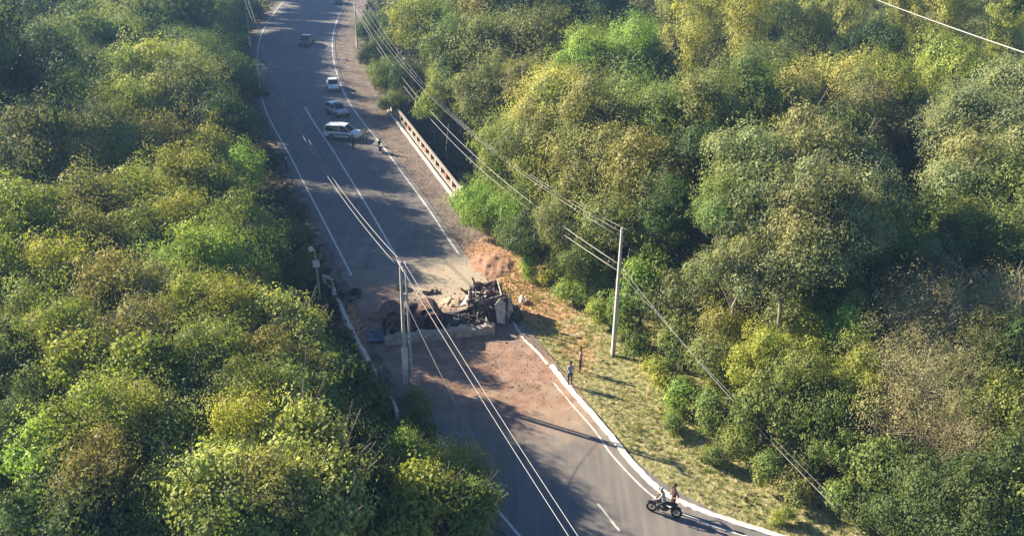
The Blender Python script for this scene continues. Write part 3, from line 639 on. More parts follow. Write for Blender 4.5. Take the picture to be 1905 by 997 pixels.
# long pale side of the load bed, buckled
mb = MB(); n = 26; LB = 7.9; v = []
for i in range(n + 1):
    x = LB * i / n; wv = .03 * math.sin(i * 1.7) + rr.uniform(-.03, .03); top = .70 + .07 * math.sin(i * .8) + rr.uniform(-.09, .09) - .2 * (i < 3)
    rib = .07 if i % 2 else 0
    for y, z in ((wv * .4 - rib, .02), (wv * .5 - rib, top * .5), (wv - rib, top), (.28 + wv, top + .12), (.34 + wv, top + .02), (.4 + wv * .5, .02)): v.append((x, y, z))
f = [(i * 6 + k, (i + 1) * 6 + k, (i + 1) * 6 + (k + 1) % 6, i * 6 + (k + 1) % 6) for i in range(n) for k in range(6)] + [tuple(range(6))[::-1], tuple(n * 6 + k for k in range(6))]
mb.add(v, f).build('side_panel', mat('tan_panel', (.50, .43, .34), .8, noise=.3, nscale=2.2, col2=(.30, .25, .20)), T_)
# charred bed floor behind with cross ribs
mb = MB(); mb.box((3.9, 1.55, .45), (7.7, 2.2, .5), (R_(5), 0, 0)); 
mb.build('load_bed', CHAR, T_)
for i in range(13):
    x = .25 + i * .6 + rr.uniform(-.08, .08)
    MB().box((x, 1.2 + rr.uniform(-.1, .1), .82 + rr.uniform(-.05, .1)), (.09, 1.5 + rr.uniform(-.3, .5), .12), (R_(rr.uniform(-14, 16)), 0, R_(rr.uniform(-12, 12)))).build('cross_member', CHAR if i % 3 else DIRTY, T_)
for x, y, l_, a_, c_ in ((2.2, 1.3, 3.6, -4, 3), (5.4, 1.5, 3.0, 7, -6), (2.4, 2.1, 4.0, 3, -2), (6.2, 2.2, 2.6, -9, 8)): MB().box((x, y, 1.0), (l_, .12, .24), (R_(a_), R_(a_), R_(c_))).build('chassis_rail', CHAR, T_)
for i in range(16):
    x = rr.uniform(.4, 7.6); z0 = rr.uniform(.7, 1.0); pts = [(x, rr.uniform(.5, 1.4), z0)]
    for k in range(3): q = pts[-1]; pts.append((q[0] + rr.uniform(-.35, .35), q[1] + rr.uniform(-.2, .3), q[2] + rr.uniform(-.1, .32)))
    MB().tube(pts, rr.uniform(.02, .05), 6).build('twisted_bar', [CHAR, DIRTY, RUST][i % 3], T_)
def twheel(x, y, z, rot, r=.56, m=RUST):
    t = MB().torus((0, 0, 0), (0, 1, 0), r - .15, .16, 26, 10, sq=1.0).build('wheel', m, T_, True); t.location = (x, y, z); t.rotation_euler = rot
    q = MB().tube([(0, -.1, 0), (0, .1, 0)], r - .24, 18); q.tube([(0, -.16, 0), (0, .16, 0)], .12, 10)
    for k in range(8): a_ = k * math.pi / 4; q.tube([(math.cos(a_) * .2, -.12, math.sin(a_) * .2), (math.cos(a_) * .2, .12, math.sin(a_) * .2)], .02, 6)
    q.build('rim', CHAR, t)
for x in (1.0, 2.35):
    for y in (.75, 1.1, 2.35, 2.7): twheel(x + rr.uniform(-.05, .05), y, 1.28 + rr.uniform(-.08, .08), (R_(rr.uniform(-8, 8)), 0, R_(rr.uniform(-8, 8))))
    MB().tube([(x, .6, 1.28), (x, 2.85, 1.28)], .09, 10).build('axle', CHAR, T_); MB().blob((x, 1.7, 1.28), (.26, .24, .26), 8).build('differential', RUST, T_, True)
# curved brown fenders over the rear wheels
for x in (1.0, 3.5):
    pts = [(x + math.cos(k) * .75, 0, 1.15 + math.sin(k) * .75) for k in np.linspace(.1, 3.0, 10)]
    v = []; [v.extend([(p[0], .5, p[2]), (p[0], 1.35, p[2] + .03), (p[0] * 1.0, 1.33, p[2] - .05), (p[0], .5, p[2] - .05)]) for p in pts]
    f = [(i * 4 + k, (i + 1) * 4 + k, (i + 1) * 4 + (k + 1) % 4, i * 4 + (k + 1) % 4) for i in range(9) for k in range(4)]
    MB().add(v, f).build('mudguard', RUST, T_)
MB().tube([(3.3, 1.2, 1.1), (4.3, 1.3, 1.15)], .36, 16).build('fuel_tank', RUST, T_)
MB().tube([(4.6, .7, .9), (5.3, .75, .95)], .26, 14).build('air_tank', CHAR, T_)
# buckled white panel between bed and cab
def sheet(name, pts, th, m, parent):
    v = [Vector(p) for p in pts]; k = len(v); n_ = (v[1] - v[0]).cross(v[2] - v[0]).normalized() * th
    return MB().add([p for p in v] + [p + n_ for p in v], [tuple(range(k))[::-1], tuple(range(k, 2 * k))] + [(i, (i + 1) % k, (i + 1) % k + k, i + k) for i in range(k)]).build(name, m, parent)
sheet('torn_panel', [(5.9, 3.2, .9), (6.7, 3.9, 1.6), (7.3, 4.1, 1.7), (6.9, 3.4, 1.5), (6.3, 2.9, 1.2)], .05, CREAM, T_)
sheet('torn_panel', [(6.2, 2.6, .4), (6.5, 2.9, 1.5), (7.4, 3.0, 1.7), (7.1, 2.6, .6)], .05, CREAM, T_)
sheet('torn_panel', [(8.3, 1.2, .3), (8.9, 1.25, .1), (9.0, 1.6, 1.7), (8.6, 1.7, 2.0), (8.2, 1.6, 1.6)], .05, CREAM, T_)
sheet('torn_panel', [(9.1, 1.4, .1), (9.4, 1.9, 2.3), (9.55, 2.1, 2.1), (9.6, 1.6, .9)], .04, DIRTY, T_)
# cab: crushed hollow box of pillars, with engine, front axle and wheels up
cb = MB(); cv = [(6.3, 2.0, .1), (9.0, 1.7, .05), (9.2, 4.6, .1), (6.6, 4.7, .1), (6.5, 2.3, 1.6), (8.8, 2.0, 2.1), (9.0, 4.5, 2.2), (6.9, 4.6, 1.7)]
cb.add(cv, [(0, 1, 2, 3)[::-1], (0, 1, 5, 4), (1, 2, 6, 5), (2, 3, 7, 6), (3, 0, 4, 7)]); cab = cb.build('cab', RUST, T_)
for a_, b_ in ((4, 5), (5, 6), (6, 7), (7, 4), (0, 4), (1, 5), (2, 6), (3, 7)): MB().tube([cv[a_], ((cv[a_][0] + cv[b_][0]) / 2 + rr.uniform(-.12, .12), (cv[a_][1] + cv[b_][1]) / 2 + rr.uniform(-.12, .12), (cv[a_][2] + cv[b_][2]) / 2 + rr.uniform(-.1, .15)), cv[b_]], .06, 8).build('pillar', [CHAR, DIRTY][(a_ + b_) % 2], cab)
MB().blob((8.0, 3.0, 1.5), (.8, .5, .5), 7, jit=.2, sd=2).build('engine', RUST, T_)
for i in range(7): MB().box((7.3 + i * .25, 3.0 + rr.uniform(-.3, .3), 1.9), (.12, rr.uniform(.4, .9), .14), (rr.uniform(-.5, .5), rr.uniform(-.5, .5), rr.uniform(-.5, .5))).build('engine_block', [CHAR, RUST][i % 2], T_)
for x, y in ((8.9, 2.1), (8.8, 4.4), (7.5, 4.5), (6.7, 2.2)): twheel(x, y, 1.55 if x > 7 else .95, (R_(rr.uniform(-25, 25)), R_(rr.uniform(-10, 10)), R_(rr.uniform(-25, 25))), .54, [TYRE, RUST][int(x > 7)])
MB().tube([(8.85, 2.0, 1.5), (8.8, 4.4, 1.6)], .08, 8).build('axle', CHAR, T_)
for i in range(14):
    pts = [(rr.uniform(6.6, 9.3), rr.uniform(1.5, 4.0), rr.uniform(1.2, 2.0))]
    for k in range(3): q = pts[-1]; pts.append((q[0] + rr.uniform(-.4, .4), q[1] + rr.uniform(-.4, .3), max(.1, q[2] + rr.uniform(-.3, .35))))
    MB().tube(pts, rr.uniform(.025, .055), 6).build('twisted_bar', [DIRTY, CHAR, CREAM, RUST][i % 4], T_)
MB().box((9.9, 2.0, .45), (.9, 1.2, .5), (.3, .25, .2), .8).build('bumper', CHAR, T_)
# crushed mass: jagged chunks and shards
def shard(x, y, z, l_, w_, m, nm='scrap_piece'):
    k = rr.randint(4, 6); top = [Vector((rr.uniform(-.5, .5) * w_, rr.uniform(-.5, .5) * w_, l_ * rr.uniform(.6, 1))) for _ in range(k)]
    bot = [Vector((math.cos(q * 6.283 / k) * w_ * rr.uniform(.5, .9), math.sin(q * 6.283 / k) * w_ * rr.uniform(.3, .7), 0)) for q in range(k)]
    Mx = Matrix.Rotation(rr.uniform(-.7, .7), 4, 'X') @ Matrix.Rotation(rr.uniform(-.8, .8), 4, 'Y') @ Matrix.Rotation(rr.uniform(0, 6.28), 4, 'Z')
    v = [Mx @ p_ + Vector((x, y, z)) for p_ in bot + top]; f = [tuple(range(k))[::-1], tuple(range(k, 2 * k))] + [(i, (i + 1) % k, (i + 1) % k + k, i + k) for i in range(k)]
    MB().add(v, f).build(nm, m, T_)
for i in range(34): shard(rr.uniform(6.4, 9.1), rr.uniform(1.9, 4.6), rr.uniform(1.2, 2.0), rr.uniform(.3, .95), rr.uniform(.12, .42), [RUST, CHAR, RUST, DIRTY, RUST, CREAM][i % 6])
for i in range(30): shard(rr.uniform(.3, 7.0), rr.uniform(.35, 1.3), rr.uniform(.5, .9), rr.uniform(.3, .8), rr.uniform(.06, .22), [CHAR, CHAR, DIRTY, RUST][i % 4])
for i in range(14): shard(rr.uniform(.2, 4.6), rr.uniform(1.3, 2.8), rr.uniform(1.0, 1.6), rr.uniform(.3, .8), rr.uniform(.15, .4), [RUST, CHAR][i % 2])
for x, r_ in ((.75, .95), (3.3, .9)):
    pts = [(x + math.cos(k) * r_, 0, .95 + math.sin(k) * r_ * 1.25) for k in np.linspace(-.1, 3.25, 12)]; v = []
    for p_ in pts: j_ = rr.uniform(-.06, .06); v += [(p_[0], 1.0 + j_, p_[2]), (p_[0] + j_, 2.6, p_[2] + .1), (p_[0] + j_, 2.58, p_[2] + .03), (p_[0], 1.0 + j_, p_[2] - .07)]
    MB().add(v, [(i * 4 + k, (i + 1) * 4 + k, (i + 1) * 4 + (k + 1) % 4, i * 4 + (k + 1) % 4) for i in range(11) for k in range(4)]).build('curved_shell', RUST, T_)
# loose pieces round the wreck
def debris(name, label, cat, px, py, fn):
    p_ = g(px, py)[0]; t = thing(name, label, cat, (p_.x, p_.y, max(0, hz(p_.x, p_.y) if False else 0)), rr.uniform(0, 3)); fn(t); return t
def crumple(w_, d_, h_, m, seed, nm):
    def fn(t):
        q = random.Random(seed); nx_, ny_ = 7, 5; v = []; 
        for j in range(ny_):
            for i in range(nx_): v.append((w_ * (i / (nx_ - 1) - .5) + q.uniform(-.06, .06), d_ * (j / (ny_ - 1) - .5) + q.uniform(-.06, .06), .04 + q.random() * h_))
        k = nx_ * ny_; v += [(x, y, z - .035) for x, y, z in v]
        f = []
        for j in range(ny_ - 1):
            for i in range(nx_ - 1):
                a_ = j * nx_ + i; f += [(a_, a_ + 1, a_ + nx_ + 1, a_ + nx_), (a_ + k, a_ + nx_ + k, a_ + nx_ + 1 + k, a_ + 1 + k)]
        ring = list(range(nx_)) + [j * nx_ + nx_ - 1 for j in range(1, ny_)] + [k - 1 - i for i in range(1, nx_)] + [j * nx_ for j in range(ny_ - 2, 0, -1)]
        f += [(ring[i], ring[i] + k, ring[(i + 1) % len(ring)] + k, ring[(i + 1) % len(ring)]) for i in range(len(ring))]
        MB().add(v, f).build(nm, m, t)
    return fn
BLUE = mat('blue_grey_sheet', (.16, .19, .26), .6, noise=.3)
debris('crumpled_sheet', 'crumpled blue grey sheet on the road at the left end of the wreck', 'metal sheet', 703, 628, crumple(1.6, 1.3, .35, BLUE, 1, 'sheet'))
debris('crumpled_sheet', 'white torn sheet of metal lying right of the wrecked cab', 'metal sheet', 972, 562, crumple(.8, .5, .5, WHITEK, 2, 'sheet'))
debris('crumpled_sheet', 'bent grey panel on the dark shadow just right of the cab', 'metal sheet', 958, 578, crumple(.9, .7, .4, DIRTY, 3, 'sheet'))
debris('crumpled_sheet', 'dark flattened panel on the dusty asphalt above the wreck', 'metal sheet', 800, 545, crumple(1.3, .5, .25, CHAR, 4, 'sheet'))
def tyre_(t): MB().torus((0, 0, .14), (0, .1, 1), .36, .14, 22, 8).build('tyre', TYRE, t, True)
debris('loose_tyre', 'loose black tyre lying on the dusty road above the wreck', 'tyre', 748, 537, tyre_)
debris('loose_tyre', 'loose tyre on the red soil left of the wreck near the parapet', 'tyre', 660, 545, tyre_)
for i, (x, y) in enumerate(((652, 560), (668, 552), (640, 548))):
    debris('scrap_lump', ['dark scrap lump nearest the parapet on the red soil', 'dark scrap lump right of the loose tyre on the red soil', 'small dark scrap lump highest on the red soil by the parapet'][i], 'scrap', x, y,
           lambda t, i=i: [MB().blob((0, 0, .1), (.3, .2, .14), 6, jit=.3, sd=i).build('lump', CHAR, t), MB().tube([(0, 0, .1), (.3, .1, .2), (.5, .3, .12)], .03, 6).build('bar', RUST, t)])
debris('plastic_bag', 'white plastic bag lying on the dry grass right of the wreck', 'bag', 1070, 626, crumple(.3, .25, .18, WHITEK, 6, 'film'))
# heaps of spilled soil
def heap(label, px, py, sx, sy, h_, m, rot, seed):
    p_ = g(px, py)[0]; q = random.Random(seed); N = 22; v = []; f = []
    for j in range(N):
        for i in range(N):
            x, y = (i / (N - 1) - .5) * 2, (j / (N - 1) - .5) * 2; r = math.hypot(x, y); z = h_ * max(0, 1 - r ** 1.6) * (1 + .5 * math.sin(x * 7 + seed) * math.sin(y * 6)) + q.uniform(-.05, .06) * (r < 1) + .05 * math.sin(x * 17 + y * 5) * math.cos(y * 13) * (r < .95)
            v.append((x * sx, y * sy, z - .03 * (r >= .95)))
    f = [(j * N + i, j * N + i + 1, (j + 1) * N + i + 1, (j + 1) * N + i) for j in range(N - 1) for i in range(N - 1)]
    o = MB().add(v, f).build('soil_heap', m, smooth=True); o.location = (p_.x, p_.y, .004); o.rotation_euler = (0, 0, rot); tag(o, label, 'soil heap')
SOIL = mat('red_soil', (.40, .24, .15), .95, noise=.4, nscale=4, col2=(.24, .11, .07), bump=.8)
SAND = mat('spilled_sand', (.50, .40, .27), .95, noise=.3, nscale=4, col2=(.36, .27, .17), bump=.6)
heap('heap of orange red earth on the verge above the wrecked cab', 915, 492, 1.8, 2.4, .28, SOIL, .3, 1)
heap('low pink soil heap at the left end of the wreck', 705, 590, 1.1, .9, .3, SOIL, .2, 2)
heap('pale sandy heap spilled against the middle of the wreck', 845, 562, 1.2, .9, .2, SAND, .2, 3)

# clods and crumbs of soil and scrap over the road by the wreck
def clods(n, cx, cy, sx, sy, seed, cols, smax):
    r = np.random.default_rng(seed); P = np.stack([cx + r.normal(size=n) * sx, cy + r.normal(size=n) * sy], 1); sz = .015 + smax * .62 * r.random(n) ** 4
    base = np.array([[1, 0, 0], [-.5, .87, 0], [-.5, -.87, 0], [.1, .1, 1.1], [.6, .5, .55], [-.6, .2, .6]]); fc = np.array([[0, 4, 3], [0, 1, 4], [1, 5, 4], [4, 5, 3], [1, 2, 5], [2, 3, 5], [2, 0, 3]])
    z = np.maximum(height(P[:, 0], P[:, 1]), 0); a_ = r.random(n) * 6.283; ca, sa = np.cos(a_), np.sin(a_); B_ = base[None] * (.7 + .6 * r.random((n, 6, 1))) * sz[:, None, None]
    V = np.stack([B_[:, :, 0] * ca[:, None] - B_[:, :, 1] * sa[:, None] + P[:, 0:1], B_[:, :, 0] * sa[:, None] + B_[:, :, 1] * ca[:, None] + P[:, 1:2], B_[:, :, 2] * .7 + z[:, None] + .002], 2)
    return V.reshape(-1, 3), (fc[None] + (np.arange(n) * 6)[:, None, None]).reshape(-1, 3), np.repeat(np.array(cols)[r.integers(0, len(cols), n)], 6, 0)
sets = [clods(2600, -1.2, 50.5, 3.0, 3.2, 1, [(.33, .2, .13), (.25, .14, .09), (.38, .28, .2)], .10), clods(1800, -7.5, 58.5, 2.4, 3.0, 2, [(.33, .2, .13), (.2, .12, .09), (.4, .3, .2)], .12),
        clods(1500, .6, 63.5, 1.8, 2.5, 3, [(.5, .3, .17), (.34, .18, .1)], .16), clods(900, -4.0, 57.5, 4.2, 2.0, 4, [(.08, .06, .05), (.3, .27, .24), (.16, .09, .06)], .16)]
off = 0; VV = []; QQ = []; TT_ = []
for V, Q, T in sets: VV.append(V); QQ.append(Q + off); TT_.append(T); off += len(V)
CL = bpy.data.materials.new('clod'); CL.use_nodes = True; at_ = CL.node_tree.nodes.new('ShaderNodeAttribute'); at_.attribute_name = 'tint'; CL.node_tree.links.new(at_.outputs['Color'], CL.node_tree.nodes['Principled BSDF'].inputs['Base Color']); CL.node_tree.nodes['Principled BSDF'].inputs['Roughness'].default_value = .95
tag(link('soil_clods', npmesh('soil_clods', np.concatenate(VV), np.concatenate(QQ), CL, np.concatenate(TT_))), 'reddish soil clods and crumbs scattered over the road around the wreck', 'soil clods', kind='stuff')

# ------------------------------------------------------------------ vegetation
def rdir(n, r=rng):
    v = r.normal(size=(n, 3)); return v / np.linalg.norm(v, axis=1)[:, None]
def leaves(P, Nrm, size, r, asp=.55, jit=.9, along=None):
    """rhombic leaves at P facing roughly Nrm"""
    n = len(P); nn = Nrm + rdir(n, r) * jit; nn /= np.linalg.norm(nn, axis=1)[:, None]
    d = rdir(n, r) if along is None else along + rdir(n, r) * .35
    a = d - nn * (d * nn).sum(1)[:, None]; a /= np.linalg.norm(a, axis=1)[:, None] + 1e-9; b = np.cross(nn, a)
    s = (size * (0.6 + .8 * r.random(n)))[:, None] if np.isscalar(size) else size[:, None]
    V = np.stack([P + a * s * .5, P + b * s * asp * .5, P - a * s * .5, P - b * s * asp * .5], 1).reshape(-1, 3)
    return V, np.arange(4 * n).reshape(n, 4)
def crown(seed, R, H, leaf=.2, dens=15, kind='round'):
    r = np.random.default_rng(seed); PP = []; NN = []; TT = []; lobes = []; IN = []
    if kind == 'bamboo':
        AL = []
        for i in range(17):
            th = r.random() * 6.283; reach = R * (.35 + .75 * r.random()); top = H * (.75 + .4 * r.random())
            t = np.sort(r.random(1000) ** .6); rad = reach * t ** 2.0; z = top * (t * 1.55 - .62 * t ** 3) - H * .5
            base = r.normal(size=2) * .5; w_ = .72 * (1.15 - .75 * t) * (.4 + .7 * r.random(1000)) * R / 4
            off = r.normal(size=(1000, 3)) * np.stack([w_, w_, w_ * .9], 1) * .8
            p = np.stack([base[0] + math.cos(th) * rad, base[1] + math.sin(th) * rad, z], 1) + off; p[:, 2] -= np.abs(off[:, 0] + off[:, 1]) * .5
            k = t > .25; p = p[k]; PP.append(p); NN.append(np.tile([math.cos(th) * .5, math.sin(th) * .5, .7], (len(p), 1)) + 0 * p)
            c = .75 + .5 * r.random(); TT.append(np.tile([c * 1.05, c, c * .9], (len(p), 1)) * (.8 + .4 * r.random((len(p), 1)))); AL.append(np.tile([math.cos(th) * .5, math.sin(th) * .5, -.8], (len(p), 1)))
            lobes.append((math.cos(th) * reach * .6, math.sin(th) * reach * .6, top * .75 - H * .5))
        P = np.concatenate(PP); V, Q = leaves(P, np.concatenate(NN), leaf * 1.35, r, .4, .45, np.concatenate(AL)); return V, Q, np.repeat(np.concatenate(TT), 4, 0), lobes
    lr = min(R * .44, 1.2 + .14 * R); nl = int(3.2 * (R / lr) ** 2) + 3; k = 0
    masses = [(0, 0, .12 * H, R * .55)]
    for i in range(4 if R < 2 else 6): th = i * 6.283 / (4 if R < 2 else 6) + r.normal() * .35; q_ = R * (.42 + .24 * r.random()); masses.append((math.cos(th) * q_, math.sin(th) * q_, H * (-.22 + .38 * r.random()), R * (.36 + .2 * r.random())))
    while len(lobes) < nl and k < 4000:
        k += 1; d = rdir(1, r)[0]; d[2] = abs(d[2]) * 1.1 - .25; rad = (.35 + .65 * r.random() ** .5)
        ms = masses[r.integers(len(masses))]
        c = np.array([ms[0] + d[0] * (ms[3] - lr * .5) * rad, ms[1] + d[1] * (ms[3] - lr * .5) * rad, ms[2] + d[2] * ms[3] * H / R / 2 * rad * 1.15])
        if all(np.linalg.norm(c - q[0]) > lr * .72 for q in lobes): lobes.append((c, lr * (.6 + .8 * r.random())))
    for c, q in lobes:
        tn = .84 + .32 * r.random(); yb = r.normal() * .06; lt = np.array([tn * (1 + yb), tn, tn * (1 - yb * .6)])
        npf = int(9 + 9 * r.random()); cnt = int(dens * 4 * q * q * 1.15 / npf * (1.0 if kind != 'dry' else .55)) + 3
        dd = rdir(npf, r); dd[:, 2] = dd[:, 2] * .8 + .25
        if kind != 'dry':       # inner foliage of the lobe
            ni = int(70 * q * q * (.42 / (leaf * 1.45)) ** 1.6) + 20; dn = rdir(ni, r); IN.append((c + dn * q * (.40 + .34 * r.random((ni, 1))) * np.array([1, 1, .8]), dn, np.tile(lt, (ni, 1)) * (.8 + .4 * r.random((ni, 1)))))
        for j in range(npf):
            pc = c + dd[j] * q * (.72 + .4 * r.random()) * np.array([1, 1, .8]); sp = q * (.30 + .16 * r.random())
            off = r.normal(size=(cnt, 3)); off /= np.linalg.norm(off, axis=1)[:, None]; off *= (.72 + .33 * r.random((cnt, 1))) * sp * 1.2; off[:, 2] *= .75; off = off[off[:, 2] > -sp * .45]
            PP.append(pc + off); nrm_ = off / (np.linalg.norm(off, axis=1)[:, None] + 1e-6) + dd[j] * .7 + np.array([0, 0, .25]); NN.append(nrm_)
            TT.append(lt * (.84 + .32 * r.random()) * (.88 + .24 * r.random((len(off), 1))))
    P = np.concatenate(PP); V, Q = leaves(P, np.concatenate(NN), leaf, r, .6 if kind != 'dry' else .25, .38)
    T = np.repeat(np.concatenate(TT), 4, 0)
    if IN:
        V2, Q2 = leaves(np.concatenate([i[0] for i in IN]), np.concatenate([i[1] for i in IN]), leaf * 1.45, r, .75, .45)
        Q = np.concatenate([Q, Q2 + len(V)]); V = np.concatenate([V, V2]); T = np.concatenate([T, np.repeat(np.concatenate([i[2] for i in IN]), 4, 0)])
    return V, Q, T, [tuple(l[0]) for l in lobes]
PROTO = {}
def proto(kind, R, H, seed, leaf):
    V, Q, T, lobes = crown(seed, R, H, leaf, dens={'round': 34, 'dry': 75, 'bamboo': 10, 'shrub': 34}[kind] * (.2 / leaf) ** 1.35, kind=kind)
    cm = npmesh('crown', V, Q, LEAF, T)
    mb = MB(); r = random.Random(seed); tr = .05 + R * .026; z0 = -H * .5
    TH = 5.0
    if kind == 'bamboo':
        for l in lobes[:16]: mb.tube([(r.uniform(-.6, .6), r.uniform(-.6, .6), z0 - TH), (l[0] * .25, l[1] * .25, z0 + H * .3), (l[0], l[1], l[2])], [.06, .05, .03], 6)
    else:
        fork = z0 + .05 * H
        mb.tube([(0, 0, z0 - TH), (r.uniform(-.15, .15), r.uniform(-.15, .15), z0 - TH * .5), (r.uniform(-.3, .3), r.uniform(-.3, .3), fork)], [tr * 1.3, tr * 1.05, tr * .85], 8)
        for l in lobes[:14]:
            L3 = Vector(l); m1 = Vector((L3.x * .45 + r.uniform(-.3, .3), L3.y * .45 + r.uniform(-.3, .3), fork + (L3.z - fork) * .5 + .2))
            mb.tube([(0, 0, fork - .2), m1, L3], [tr * .55, tr * .34, tr * .12] if kind != 'dry' else [tr * .4, tr * .2, tr * .07], 6)
            for _ in range(3 if kind != 'dry' else 9):
                e_ = L3 + Vector((r.gauss(0, 1), r.gauss(0, 1), abs(r.gauss(0, .8)))) * (.6 if kind != 'dry' else .95); mb.tube([m1.lerp(L3, .6), e_], [tr * (.16 if kind != 'dry' else .09), .012], 5)
    me = bpy.data.meshes.new('trunk'); me.from_pydata(mb.v, [], mb.f); me.update(); me.materials.append(PALEBARK if kind == 'dry' else BARK)
    return cm, me
def get(kind, cls, var):
    key = (kind, cls, var)
    if key not in PROTO:
        R = {'s': 1.4, 'm': 2.6, 'l': 4.2, 'x': 6.2}[cls]; H = R * {'round': 1.75, 'dry': 1.6, 'bamboo': 2.6, 'shrub': 1.1}[kind]
        leaf = {'s': .105, 'm': .11, 'l': .15, 'x': .22}[cls]
        PROTO[key] = (*proto(kind, R, H, hash_((kind, cls, var)), leaf), R, H)
    return PROTO[key]
def hash_(k): return sum(ord(c) * (i + 3) * 7 for i, c in enumerate(str(k)))
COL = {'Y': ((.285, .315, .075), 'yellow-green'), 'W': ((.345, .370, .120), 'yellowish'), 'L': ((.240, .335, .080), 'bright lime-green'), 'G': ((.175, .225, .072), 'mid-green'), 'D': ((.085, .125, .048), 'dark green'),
       'O': ((.235, .240, .092), 'olive'), 'B': ((.230, .255, .125), 'grey-green'), 'T': ((.34, .315, .18), 'tan dry'), 'R': ((.25, .230, .11), 'brownish olive')}
TREES = []
def tree(px, py, rpx, c, top=None, kind='round', flat=1.0, zc=None):
    """crown centred at that photo pixel; top = height of its crown centre above the road"""
    zc = 8.0 if zc is None else zc
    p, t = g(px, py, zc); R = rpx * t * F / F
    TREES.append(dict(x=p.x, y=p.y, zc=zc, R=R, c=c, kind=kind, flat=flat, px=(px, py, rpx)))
# left woods: (px, py, crown radius px, colour, crown centre height)
for a_ in [(95, 15, 70, 'D', 9), (30, 60, 75, 'D', 8), (215, 15, 55, 'G', 9), (330, 45, 85, 'G', 10), (260, 30, 60, 'G', 10), (400, 55, 55, 'Y', 9), (185, 95, 70, 'G', 10), (120, 150, 85, 'D', 9), (40, 170, 85, 'D', 7), (215, 160, 60, 'G', 9),
           (300, 150, 75, 'W', 10), (255, 215, 60, 'Y', 9), (350, 195, 70, 'O', 9), (420, 145, 60, 'D', 9), (425, 235, 55, 'D', 8), (60, 290, 95, 'O', 9), (165, 285, 80, 'O', 9), (240, 300, 60, 'G', 8), (30, 350, 80, 'D', 7),
           (320, 300, 65, 'O', 8), (390, 305, 55, 'Y', 10), (448, 335, 48, 'L', 10), (330, 350, 70, 'Y', 9), (250, 385, 75, 'Y', 9), (410, 380, 65, 'G', 9), (150, 400, 80, 'O', 9), (55, 430, 90, 'Y', 10), (180, 460, 70, 'O', 9),
           (275, 450, 70, 'G', 9), (350, 430, 65, 'Y', 9.5), (450, 430, 60, 'G', 8), (480, 480, 50, 'D', 7), (370, 495, 75, 'L', 9), (450, 540, 60, 'G', 8), (20, 520, 80, 'Y', 9), (110, 530, 80, 'Y', 9), (210, 545, 75, 'O', 9), (290, 550, 60, 'B', 8.5),
           (350, 585, 75, 'Y', 9), (430, 600, 70, 'Y', 9), (505, 600, 60, 'W', 8.5), (560, 640, 60, 'W', 8), (510, 680, 75, 'O', 8.5), (250, 630, 70, 'R', 9), (140, 625, 70, 'Y', 9), (50, 620, 75, 'G', 8), (170, 690, 70, 'Y', 9),
           (280, 700, 70, 'Y', 9.5), (380, 690, 80, 'G', 9), (600, 700, 60, 'G', 7), (450, 745, 75, 'G', 9), (560, 760, 80, 'G', 8), (650, 760, 62, 'D', 6), (20, 700, 80, 'D', 6), (70, 780, 80, 'D', 6), (170, 790, 85, 'Y', 9.5), (270, 790, 80, 'W', 9),
           (90, 850, 75, 'L', 8.5), (350, 790, 70, 'D', 8), (340, 860, 75, 'G', 8), (470, 820, 80, 'Y', 9), (560, 830, 80, 'W', 9.5), (640, 850, 70, 'D', 7), (200, 880, 85, 'O', 9), (90, 950, 90, 'D', 7), (20, 900, 70, 'D', 6), (290, 950, 90, 'G', 8),
           (400, 915, 85, 'W', 9), (510, 920, 95, 'O', 9.5), (620, 930, 85, 'W', 9), (440, 985, 80, 'G', 9), (180, 985, 80, 'D', 8), (700, 930, 60, 'D', 6.5), (780, 880, 72, 'L', 7), (850, 905, 75, 'Y', 7.5), (790, 950, 75, 'Y', 7), (880, 960, 52, 'G', 6.5), (700, 990, 70, 'D', 6), (600, 1000, 80, 'Y', 8), (750, 855, 40, 'L', 6.5)]:
    tree(a_[0], a_[1], a_[2], a_[3], zc=a_[4])
# shaded shrubs along the left shoulder
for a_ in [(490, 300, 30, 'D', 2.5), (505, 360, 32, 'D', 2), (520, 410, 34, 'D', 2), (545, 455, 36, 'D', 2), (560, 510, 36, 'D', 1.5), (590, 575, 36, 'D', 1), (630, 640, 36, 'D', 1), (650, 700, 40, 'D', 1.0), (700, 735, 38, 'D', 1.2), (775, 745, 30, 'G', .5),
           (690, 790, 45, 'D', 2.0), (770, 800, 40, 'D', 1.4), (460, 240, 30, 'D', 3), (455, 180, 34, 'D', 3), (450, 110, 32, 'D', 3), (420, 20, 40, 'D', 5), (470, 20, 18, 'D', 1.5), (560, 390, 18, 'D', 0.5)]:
    tree(a_[0], a_[1], a_[2], a_[3], zc=a_[4], kind='shrub')
